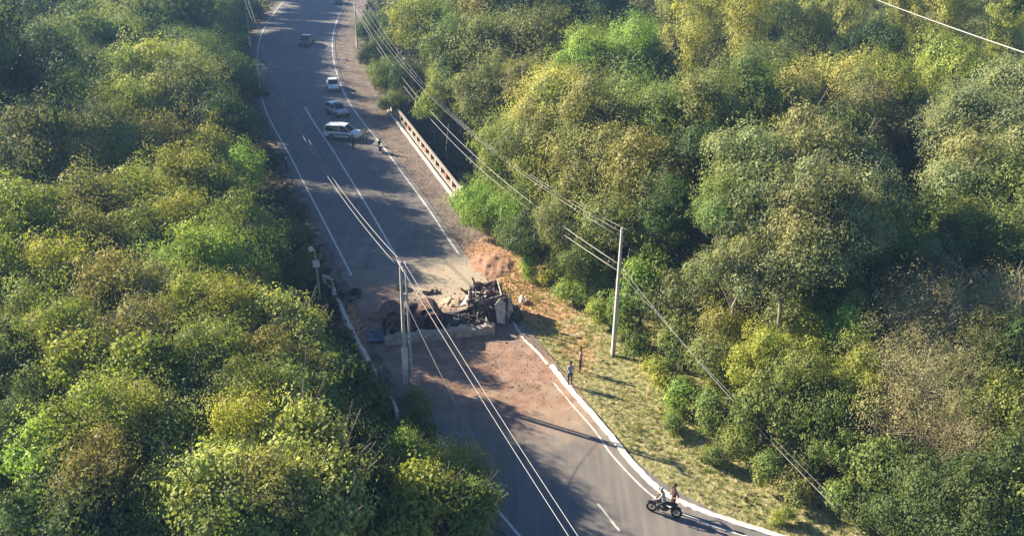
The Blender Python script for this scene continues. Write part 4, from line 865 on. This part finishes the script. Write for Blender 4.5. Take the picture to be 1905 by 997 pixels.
# right woods
for a_ in [(785, 40, 50, 'Y', 10), (850, 25, 60, 'G', 9), (930, 30, 80, 'O', 10), (850, 110, 65, 'G', 9), (910, 110, 75, 'O', 9), (830, 175, 50, 'Y', 7), (990, 110, 80, 'O', 10), (1050, 40, 80, 'D', 9), (1130, 20, 60, 'D', 9), (900, 190, 60, 'O', 7), (970, 175, 60, 'O', 8),
           (1085, 105, 48, 'L', 12), (1180, 100, 58, 'L', 12), (1130, 150, 50, 'G', 10), (1215, 130, 48, 'G', 10), (1160, 175, 45, 'L', 9), (1040, 200, 75, 'W', 11), (1000, 250, 70, 'O', 10), (1100, 240, 80, 'O', 11), (950, 300, 65, 'Y', 8), (1030, 310, 75, 'Y', 9), (1120, 310, 80, 'O', 9.5),
           (1210, 240, 75, 'G', 11), (1290, 220, 80, 'O', 12), (1380, 200, 80, 'G', 11), (1200, 330, 80, 'O', 10), (1290, 310, 70, 'D', 10), (1170, 400, 75, 'O', 8), (1250, 400, 65, 'D', 9), (1080, 380, 60, 'G', 7), (1450, 130, 55, 'D', 8), (1480, 200, 75, 'O', 10), (1570, 180, 75, 'W', 11), (1620, 230, 70, 'R', 10), (1550, 260, 70, 'G', 9),
           (1660, 180, 70, 'Y', 10), (1610, 110, 60, 'D', 10), (1700, 250, 65, 'D', 8), (1780, 150, 70, 'Y', 10), (1850, 200, 85, 'B', 12), (1790, 240, 75, 'B', 11), (1870, 290, 80, 'B', 10), (1800, 330, 75, 'B', 10), (1870, 380, 75, 'G', 9), (1700, 350, 45, 'D', 5),
           (1400, 330, 85, 'B', 12), (1480, 290, 85, 'B', 12.5), (1560, 320, 80, 'B', 12), (1600, 390, 75, 'B', 10.5), (1500, 380, 85, 'B', 12), (1400, 420, 75, 'B', 10.5), (1350, 390, 60, 'G', 11), (1570, 460, 75, 'B', 11), (1470, 470, 80, 'B', 12), (1640, 450, 60, 'G', 9), (1370, 500, 60, 'B', 9),
           (985, 370, 55, 'G', 6), (985, 440, 50, 'D', 3), (1040, 430, 45, 'B', 4.5), (1080, 470, 45, 'G', 3.5), (1220, 450, 42, 'L', 6.5), (1200, 510, 42, 'L', 5), (1190, 575, 48, 'G', 3.0), (1300, 480, 55, 'D', 6), (1280, 560, 60, 'B', 4.5), (1350, 570, 55, 'D', 4.0),
           (1350, 600, 50, 'G', 3.5), (1405, 580, 60, 'B', 5), (1440, 600, 55, 'O', 4), (1480, 590, 60, 'B', 5), (1460, 560, 70, 'B', 8), (1540, 540, 65, 'G', 7), (1640, 540, 60, 'D', 5.5), (1730, 430, 55, 'D', 6), (1790, 440, 65, 'G', 8), (1870, 470, 70, 'G', 8), (1710, 520, 60, 'B', 6), (1420, 690, 60, 'Y', 4.5), (1490, 660, 60, 'Y', 5), (1560, 640, 60, 'L', 5.5), (1340, 650, 60, 'O', 3.5), (1270, 640, 50, 'G', 2.5),
           (1420, 770, 55, 'G', 3), (1500, 740, 65, 'G', 4.5), (1590, 730, 65, 'Y', 5), (1870, 680, 70, 'D', 6), (1850, 790, 75, 'G', 5.5), (1560, 820, 62, 'G', 3.5), (1500, 850, 50, 'O', 2), (1860, 900, 80, 'D', 5), (1790, 960, 80, 'D', 4), (1700, 930, 70, 'D', 3.0), (1890, 980, 70, 'G', 4), (1620, 880, 55, 'G', 2.5)]:
    tree(a_[0], a_[1], a_[2], a_[3], zc=a_[4])
for a_ in [(1240, 40, 70, 'W', 10), (1320, 40, 80, 'W', 11), (1390, 80, 75, 'W', 10), (1290, 120, 70, 'W', 9), (1520, 70, 75, 'W', 11), (1590, 30, 75, 'W', 11), (1680, 50, 85, 'W', 12), (1770, 50, 85, 'W', 12), (1860, 60, 85, 'Y', 12), (1730, 110, 70, 'W', 9), (1860, 130, 60, 'Y', 9), (1370, 20, 60, 'W', 11), (1460, 20, 30, 'D', 6)]:
    tree(a_[0], a_[1], a_[2], a_[3], zc=a_[4], kind='bamboo')
for a_ in [(1680, 620, 80, 'T', 6.5), (1760, 600, 75, 'T', 7), (1840, 570, 70, 'T', 7.5), (1650, 700, 80, 'T', 5.5), (1730, 720, 80, 'T', 6), (1680, 800, 80, 'T', 4.5), (1770, 820, 75, 'T', 5), (1800, 680, 70, 'O', 6), (1700, 560, 60, 'B', 6), (1880, 600, 60, 'O', 7.5), (1590, 230, 50, 'T', 9.5)]:
    tree(a_[0], a_[1], a_[2], a_[3], zc=a_[4], kind='dry')
# shrubs at the edge of the verge
for a_ in [(888, 385, 44, 'L', 2.2), (935, 405, 44, 'L', 2.0), (965, 440, 36, 'G', 1.6), (1290, 600, 40, 'O', 1), (1345, 600, 46, 'O', 1.4), (1455, 615, 46, 'G', 1.5), (1510, 590, 50, 'B', 2.2), (1330, 545, 48, 'G', 2.5), (1380, 560, 50, 'D', 2.0), (1440, 560, 52, 'O', 2.6), (985, 495, 26, 'L', 1), (1030, 510, 30, 'Y', 1), (1070, 545, 32, 'L', 1), (1110, 580, 30, 'Y', 1), (1120, 530, 34, 'G', 1.5), (1150, 600, 34, 'L', 1), (1185, 640, 36, 'G', 1.2), (1225, 690, 36, 'Y', 1), (1265, 735, 38, 'L', 1), (1250, 790, 26, 'G', .6), (1320, 760, 40, 'G', 1.3),
           (1350, 720, 40, 'Y', 1.8), (1370, 820, 40, 'G', 1), (1330, 850, 26, 'G', .6), (1430, 870, 40, 'G', 1), (1480, 910, 36, 'O', .8), (1560, 930, 40, 'G', 1), (1640, 960, 45, 'D', 1.2), (1460, 960, 22, 'Y', .4), (1100, 500, 30, 'G', 2), (1050, 480, 30, 'G', 2), (870, 345, 20, 'D', -1), (730, 190, 26, 'G', 1.5), (715, 140, 30, 'G', 3), (700, 100, 30, 'D', 3), (760, 150, 32, 'D', 3), (690, 50, 26, 'D', 4), (740, 60, 30, 'D', 5)]:
    tree(a_[0], a_[1], a_[2], a_[3], zc=a_[4], kind='shrub')
# the row whose shade covers the upper road
qr = random.Random(4)
for k, yv in enumerate(np.arange(98, 224, 5.2)):
    i = int(np.argmin(np.abs(LE3[:, 1] - yv))); ex, ey = LE3[i]; nx_, ny_ = N3[i]; o_ = qr.uniform(5.6, 7.5)
    TREES.append(dict(x=ex - nx_ * o_, y=ey - ny_ * o_, zc=qr.uniform(6.0, 8.0), R=qr.uniform(3.1, 4.2), c='DDGD'[k % 4], kind='round', flat=1))
for k, yv in enumerate(np.arange(74, 190, 11.0)):      # tall row added mostly outside the view at left, to shade the upper left
    TREES.append(dict(x=-(yv * .60 + 5) + qr.uniform(-2, 2), y=yv, zc=qr.uniform(11, 13.5), R=qr.uniform(5, 6.2), c='D', kind='round', flat=1))
# fill the gaps of the canopy seen in the photo with lower trees
fr = random.Random(3); placed = [(t['x'], t['y'], t['R']) for t in TREES]
yy = 14.0
while yy < 235:
    step = 6.0 + yy * .040; half = (yy * .66 + 16); xx = -half
    while xx < half:
        x, y = xx + fr.uniform(-1.5, 1.5), yy + fr.uniform(-1.5, 1.5); l_, h_, s_t = (float(q[0]) for q in roadco([x], [y])); e_ = abs(l_) - h_
        R = 2.8 + y * .014 + fr.random() * .9; mn = (3.2 if l_ < 0 else (12.5 if s_t < 68 else 7.5)) + R * .5
        if l_ > 0 and 74 < s_t < 116: mn = 17 + R * .5
        if e_ > mn and all((x - a_) ** 2 + (y - b_) ** 2 > (c_ * .62 + R * .60) ** 2 for a_, b_, c_ in placed):
            zc = (4.6 + fr.random() * 2) * (1 if l_ < 0 or y > 80 else .62); u_, v_ = proj((x, y, zc))
            if -40 < u_ < 1945 and -25 < v_ < 1030:
                TREES.append(dict(x=x, y=y, zc=zc, R=R, c=fr.choice('DDGGOGO' if l_ < 0 else 'DGOOBG'), kind='round', flat=1)); placed.append((x, y, R))
        xx += step
    yy += step
# clearings: where the photo shows sunlit ground, the trees towards the sun are lower
LIT = [(760, 520), (800, 505), (850, 500), (880, 520), (820, 560), (740, 545), (900, 470), (940, 500), (860, 560), (1000, 560), (1050, 600), (1000, 720), (1050, 760), (1020, 820), (1100, 850), (1150, 900), (1200, 960), (1150, 750), (1250, 850), (1350, 920), (1100, 650), (990, 690), (930, 655),
       (1000, 760), (960, 740), (900, 700), (1090, 700), (1300, 940), (970, 800), (1080, 900), (1400, 960), (1180, 640), (1250, 760), (930, 540), (900, 600)]
LITP = [g(*q)[0] + Vector((0, 0, .3)) for q in LIT]
LITP += [g(*q)[0] for q in ((1700, 560, 9.5), (1780, 550, 10), (1850, 530, 10.5), (1660, 650, 8.5), (1740, 650, 9), (1690, 740, 7.5), (1820, 640, 9), (1760, 780, 7.5), (1480, 610, 8), (1560, 600, 8.5), (1420, 650, 7.5), (1600, 700, 7.5), (1210, 410, 9), (1190, 540, 6), (1300, 610, 6), (900, 350, 5.5), (1030, 400, 6.5), (1110, 570, 2), (1240, 680, 2.5), (1350, 720, 3.5))]
def blocks(t):
    H = t['R'] * 1.12 * {'round': 1.75, 'dry': 1.6, 'bamboo': 2.6, 'shrub': 1.1}[t['kind']] * .5 * 1.15; k = np.array([t['R'] * 1.25, t['R'] * 1.25, H]); c = np.array([t['x'], t['y'], t['zc']])
    for q in LITP:
        o = (np.array(q) - c) / k; d = np.array(sv) / k; b = o @ d; a = d @ d; cc_ = o @ o - 1
        if b < 0 and cc_ > .1 and b * b - a * cc_ > 0: return True
    return False
VISP = [B.lerp(D, k / 16) - Vector((0, 0, 4.2 * 4 * (k / 16) * (1 - k / 16))) for k in range(0, 15)] + [B.lerp(D, k / 10) - Vector((0, 0, 2.8 + 4.4 * 4 * (k / 10) * (1 - k / 10))) for k in range(1, 9)]
VISP += [g(*q)[0] + Vector((0, 0, h_)) for q, h_ in (((605, 524), .5), ((640, 590), .5), ((664, 640), .5), ((688, 682), .5), ((700, 702), .5), ((597, 566), .6), ((597, 566), 3), ((730, 750), .3), ((740, 776), .3), ((820, 800), 0), ((843, 838), 0), ((753, 706), .6), ((1079, 690), 1), ((1141, 655), .5), ((1393, 632), 2.5), ((1500, 900), 1.3), ((466, 80), 2), ((665, 80), 2), ((655, 60), 6), ((570, 84), .5), ((735, 215), .5), ((845, 365), .5), ((500, 300), 0), ((520, 350), 0), ((534, 318), 1), ((545, 400), 0), ((483, 80), 0), ((483, 120), 0), ((481, 140), 0), ((483, 160), 0), ((481, 100), 0), ((486, 180), 0), ((495, 220), 0), ((490, 60), 0), ((503, 30), 0), ((518, 12), 0), ((468, 86), .5), ((517, 270), 0))]
CP = np.array([0, 0, CAMH])
def hides(t):
    H = t['R'] * 1.12 * {'round': 1.75, 'dry': 1.6, 'bamboo': 2.6, 'shrub': 1.1}[t['kind']] * .5 * 1.15; k = np.array([t['R'] * 1.15, t['R'] * 1.15, H]); c = np.array([t['x'], t['y'], t['zc']])
    for q in VISP:
        o = (CP - c) / k; d = (np.array(q) - CP) / k; a = d @ d; b = o @ d; cc_ = o @ o - 1; D2 = b * b - a * cc_
        if D2 > 0 and 0 < (-b - math.sqrt(D2)) / a < .985: return True
    return False
for t in TREES:
    for _ in range(14):
        if not (blocks(t) or hides(t)): break
        if 'px' in t:
            t['zc'] = t['zc'] * .92 - .12; p, k_ = g(t['px'][0], t['px'][1], t['zc']); t['x'], t['y'], t['R'] = p.x, p.y, t['px'][2] * k_
        elif hides(t): t['x'] -= .8; t['zc'] -= .12
        else: t['zc'] -= .5
TREES = [t for t in TREES if t['zc'] > -2.6 and not (not t.get('px') and (hides(t) or (t['zc'] < 3 and blocks(t))))]
TREES = [t for t in TREES if not (t['kind'] == 'shrub' and hides(t))]
print('still blocking', sum(blocks(t) for t in TREES), [t.get('px') for t in TREES if blocks(t)][:20])
# build
ORD = ['first', 'second', 'third', 'fourth', 'fifth', 'sixth', 'seventh', 'eighth', 'ninth', 'tenth', 'eleventh', 'twelfth', 'thirteenth', 'fourteenth', 'fifteenth', 'sixteenth', 'seventeenth', 'eighteenth', 'nineteenth', 'twentieth']
def ordw(i): return ORD[i] if i < 19 else (('twentieth', 'thirtieth', 'fortieth', 'fiftieth', 'sixtieth')[(i + 1) // 10 - 2] if (i + 1) % 10 == 0 else ('twenty', 'thirty', 'forty', 'fifty', 'sixty')[(i + 1) // 10 - 2] + '-' + ORD[(i + 1) % 10 - 1])
MARK = [(-99, 34, 'the bottom edge'), (34, 38.5, 'the bicycles'), (38.5, 44, 'the bare kerb'), (44, 50, 'the standing people'), (50, 55, "the wreck's near side"), (55, 61, "the wreck's far side"), (61, 67, 'the orange earth'), (67, 74, 'the lit road patches'), (74, 82, 'the near railing end'), (82, 92, 'the railing middle'),
        (92, 102, 'the motorcycle'), (102, 109, 'the white SUV'), (109, 118, 'the silver hatchback'), (118, 128, 'the white sedan'), (128, 140, 'the empty bend'), (140, 152, 'the far poles'), (152, 168, 'the black car'), (168, 999, 'the topmost road')]
L_, H_, S_ = roadco([t['x'] for t in TREES], [t['y'] for t in TREES])
for t, l_, h_, s_t in zip(TREES, L_, H_, S_):
    t['d'] = abs(l_) - h_; t['side'] = 'left' if l_ < 0 else 'right'; t['mk'] = next(m for a_, b_, m in MARK if a_ <= s_t < b_)
bins = {}
for t in TREES: bins.setdefault((t['side'], t['mk'], t['kind'] == 'shrub'), []).append(t)
for b_ in bins.values():
    for i, t in enumerate(sorted(b_, key=lambda q: q['d'])): t['rank'] = i
NAMES = {'round': ('broadleaf_tree', 'tree'), 'bamboo': ('bamboo_clump', 'bamboo'), 'dry': ('dry_tree', 'tree'), 'shrub': ('roadside_shrub', 'shrub')}
vr = random.Random(9)
for t in TREES:
    R = t['R']; kind = t['kind']; cls = 's' if R < 1.8 else ('m' if R < 3.3 else ('l' if R < 5.1 else 'x'))
    cm, tm, R0, H0 = get(kind, cls, vr.randrange(3 if cls in 'mlx' else 2) if kind == 'round' else vr.randrange(2))
    s = R / R0 * 1.12; gz = hz(t['x'], t['y']); nm, cat = NAMES[kind]; word = {'round': 'tree', 'bamboo': 'feathery bamboo clump', 'dry': 'sparse tree', 'shrub': 'shrub'}[kind]
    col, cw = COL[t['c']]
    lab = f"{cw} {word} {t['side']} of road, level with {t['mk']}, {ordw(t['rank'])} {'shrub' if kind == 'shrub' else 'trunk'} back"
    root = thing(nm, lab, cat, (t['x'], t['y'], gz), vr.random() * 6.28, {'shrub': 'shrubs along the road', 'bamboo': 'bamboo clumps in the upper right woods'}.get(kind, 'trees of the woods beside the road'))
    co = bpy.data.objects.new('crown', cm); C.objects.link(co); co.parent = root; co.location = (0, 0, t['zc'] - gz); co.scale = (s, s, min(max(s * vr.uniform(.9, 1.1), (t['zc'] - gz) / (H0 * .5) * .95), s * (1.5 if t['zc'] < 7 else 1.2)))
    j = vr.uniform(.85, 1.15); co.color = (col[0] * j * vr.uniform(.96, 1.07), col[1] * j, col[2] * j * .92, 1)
    to = bpy.data.objects.new('trunk', tm); C.objects.link(to); to.parent = root
    zb = t['zc'] - gz; H = H0 * s; full = H0 / 2 + 5.0      # trunk mesh spans -(H0/2+5) .. crown
    if t['c'] in 'BTR': to.material_slots[0].link = 'OBJECT'; to.material_slots[0].material = PALEBARK
    to.location = (0, 0, zb); to.scale = (s * (1 if kind == 'dry' or R < 2 else .9), s * (1 if kind == 'dry' or R < 2 else .9), max(.35 * s, min(zb / full, s * 1.6)) if kind != 'shrub' else s * .5)
# pale multi-stemmed tree in front of the big grey-green crown
p_, _ = g(1393, 640, 1.0); mt = thing('forked_tree', 'slender tree with three pale bare forking stems in front of the big grey-green crowns', 'tree', (p_.x, p_.y, hz(p_.x, p_.y)), 0)
mb = MB()
for (x1, x2, x3, y_) in ((.1, .3, .6, 0), (.5, 1.3, 1.9, .5), (-.1, .05, .0, .8), (.9, 2.2, 3.2, -.3)):
    mb.tube([(0, 0, 0), (x1, y_ * .2, 2), (x2, y_ * .6, 5), (x3, y_, 8.0)], [.19, .15, .11, .04], 8)
    for k in range(5): z_ = 4.2 + k * .8; q = x1 + (x3 - x1) * (z_ - 2) / 6; mb.tube([(q, y_ * (z_ - 2) / 6, z_), (q + random.uniform(-1, 1), y_ + random.uniform(-.7, .7), z_ + 1.2)], [.05, .02], 5)
mb.build('trunk', PALEBARK, mt, True)
cm, tm, R0, H0 = get('round', 'm', 1); co = bpy.data.objects.new('crown', cm); C.objects.link(co); co.parent = mt; co.location = (1.4, .5, 9.2); co.scale = (1.1, 1.0, .8); co.color = (.12, .14, .07, 1)

# undergrowth: leaves covering the forest floor (nobody could count them)
def scatter(n, y0, y1, cond, leaf, zlo, zhi, colf, seed, asp=.5, lift=True, clump=5, spread=.5):
    r = np.random.default_rng(seed); m = n // clump
    u_ = r.random(m); y = y0 + (y1 - y0) * u_ ** 1.15; x = (r.random(m) * 2 - 1) * (y * .62 + 10)
    l_, h_, s_t = roadco(x, y); k = cond(l_, np.abs(l_) - h_, s_t, x, y); x, y = x[k], y[k]
    x = np.repeat(x, clump); y = np.repeat(y, clump); x = x + r.normal(size=len(x)) * spread; y = y + r.normal(size=len(y)) * spread
    z = height(x, y) + zlo + (zhi - zlo) * r.random(len(x)); sz = leaf * (.6 + .8 * r.random(len(x))) * (1 + y * .008)
    P = np.stack([x, y, z], 1); V, Q = leaves(P, np.tile([0, 0, 1.0], (len(P), 1)), sz, r, asp, 1.0)
    return V, Q, np.repeat(colf(r, P), 4, 0)
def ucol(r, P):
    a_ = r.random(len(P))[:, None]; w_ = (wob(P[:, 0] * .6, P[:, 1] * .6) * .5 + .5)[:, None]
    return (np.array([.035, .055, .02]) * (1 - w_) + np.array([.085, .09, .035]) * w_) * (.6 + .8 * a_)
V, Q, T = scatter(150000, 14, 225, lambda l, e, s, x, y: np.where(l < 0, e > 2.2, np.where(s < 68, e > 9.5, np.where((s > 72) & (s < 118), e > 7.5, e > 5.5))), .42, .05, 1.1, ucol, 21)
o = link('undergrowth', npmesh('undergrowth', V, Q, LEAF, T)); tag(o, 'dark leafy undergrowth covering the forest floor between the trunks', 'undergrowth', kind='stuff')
# dry grass tufts of the verge
def tufts(n, cond, seed, hgt, wid, cols):
    r = np.random.default_rng(seed); y = 26 + 44 * r.random(n); x = -10 + 45 * r.random(n); l_, h_, s_t = roadco(x, y); k = cond(l_, np.abs(l_) - h_, s_t, x, y); x, y = x[k], y[k]
    nb = 7; dens = .5 + .5 * wob(x * 2.1, y * 2.3); k = r.random(len(x)) < dens * .9 + .15; x, y = x[k], y[k]
    ci = r.integers(0, len(cols), len(x)); X = np.repeat(x, nb) + r.normal(size=len(x) * nb) * .07; Y = np.repeat(y, nb) + r.normal(size=len(x) * nb) * .07
    Z = height(X, Y); a_ = r.random(len(X)) * 6.283; h_ = hgt * (.5 + r.random(len(X))); ln = h_ * .6 * r.random(len(X))
    d = np.stack([np.cos(a_), np.sin(a_), 0 * a_], 1); s = np.stack([-np.sin(a_), np.cos(a_), 0 * a_], 1) * wid
    B = np.stack([X, Y, Z - .02], 1); V = np.stack([B - s, B + s, B + d * ln[:, None] + s * .3 + np.array([0, 0, 1]) * h_[:, None], B + d * ln[:, None] - s * .3 + np.array([0, 0, 1]) * h_[:, None]], 1).reshape(-1, 3)
    c = np.array(cols)[np.repeat(ci, nb)] * (.75 + .5 * r.random((len(X), 1))); return V, np.arange(len(V)).reshape(-1, 4), np.repeat(c, 4, 0)
V, Q, T = tufts(26000, lambda l, e, s, x, y: (l > 0) & (e > .9) & (e < 11.5) & (s < 66), 5, .16, .025, [(.32, .29, .12), (.24, .25, .08), (.36, .27, .14), (.19, .23, .06), (.15, .20, .05), (.24, .26, .08)])
o = link('dry_grass', npmesh('dry_grass', V, Q, LEAF, T)); tag(o, 'short dry yellow grass on the verge right of the road', 'grass', kind='stuff')
V, Q, T = scatter(5200, 27, 66, lambda l, e, s, x, y: (l > 0) & (e > 1.5) & (e < 12) & (s < 63), .13, .02, .22, lambda r, P: np.array([.07, .09, .03]) * (.5 + r.random((len(P), 1))), 31, clump=13, spread=.10)
o = link('weeds', npmesh('weeds', V, Q, LEAF, T)); tag(o, 'small dark weeds dotted over the dry grass verge', 'weeds', kind='stuff')
V, Q, T = scatter(26000, 34, 70, lambda l, e, s, x, y: (l > 0) & (e > 6.0 + 1.4 * wob(x, y)) & (e < 13) & (s < 65), .24, .05, .7, lambda r, P: (np.array([.12, .17, .035]) + r.random((len(P), 1)) * np.array([.06, .02, .0])) * (.6 + .7 * r.random((len(P), 1))), 33, clump=9, spread=.35)
o = link('green_brush', npmesh('green_brush', V, Q, LEAF, T)); tag(o, 'low bright green brush along the outer edge of the verge', 'brush', kind='stuff')
V, Q, T = scatter(9000, 20, 130, lambda l, e, s, x, y: (l < 0) & (e > .9) & (e < 3.5), .22, .02, .35, ucol, 35, clump=8, spread=.25)
o = link('roadside_weeds', npmesh('roadside_weeds', V, Q, LEAF, T)); tag(o, 'dark weeds in the shade along the left shoulder', 'weeds', kind='stuff')
for o in bpy.data.objects:
    if o.get('kind') == 'stuff': o.color = (1, 1, 1, 1)

# ------------------------------------------------------------------ haze
hb = MB().box((0, 350, 12.5), (1420, 840, 43)); ho = hb.build('haze'); tag(ho, 'thin blue haze in the air over the woods', 'haze', kind='stuff')
hm = bpy.data.materials.new('haze'); hm.use_nodes = True; n = hm.node_tree; n.nodes.remove(n.nodes['Principled BSDF']); pv = n.nodes.new('ShaderNodeVolumePrincipled')
pv.inputs['Color'].default_value = (.32, .55, 1, 1); pv.inputs['Density'].default_value = 0.0004; pv.inputs['Anisotropy'].default_value = .2
n.links.new(pv.outputs[0], n.nodes['Material Output'].inputs['Volume']); ho.data.materials.append(hm)
print('trees', len(TREES), 'protos', len(PROTO), sum(len(p[0].polygons) for p in PROTO.values()))
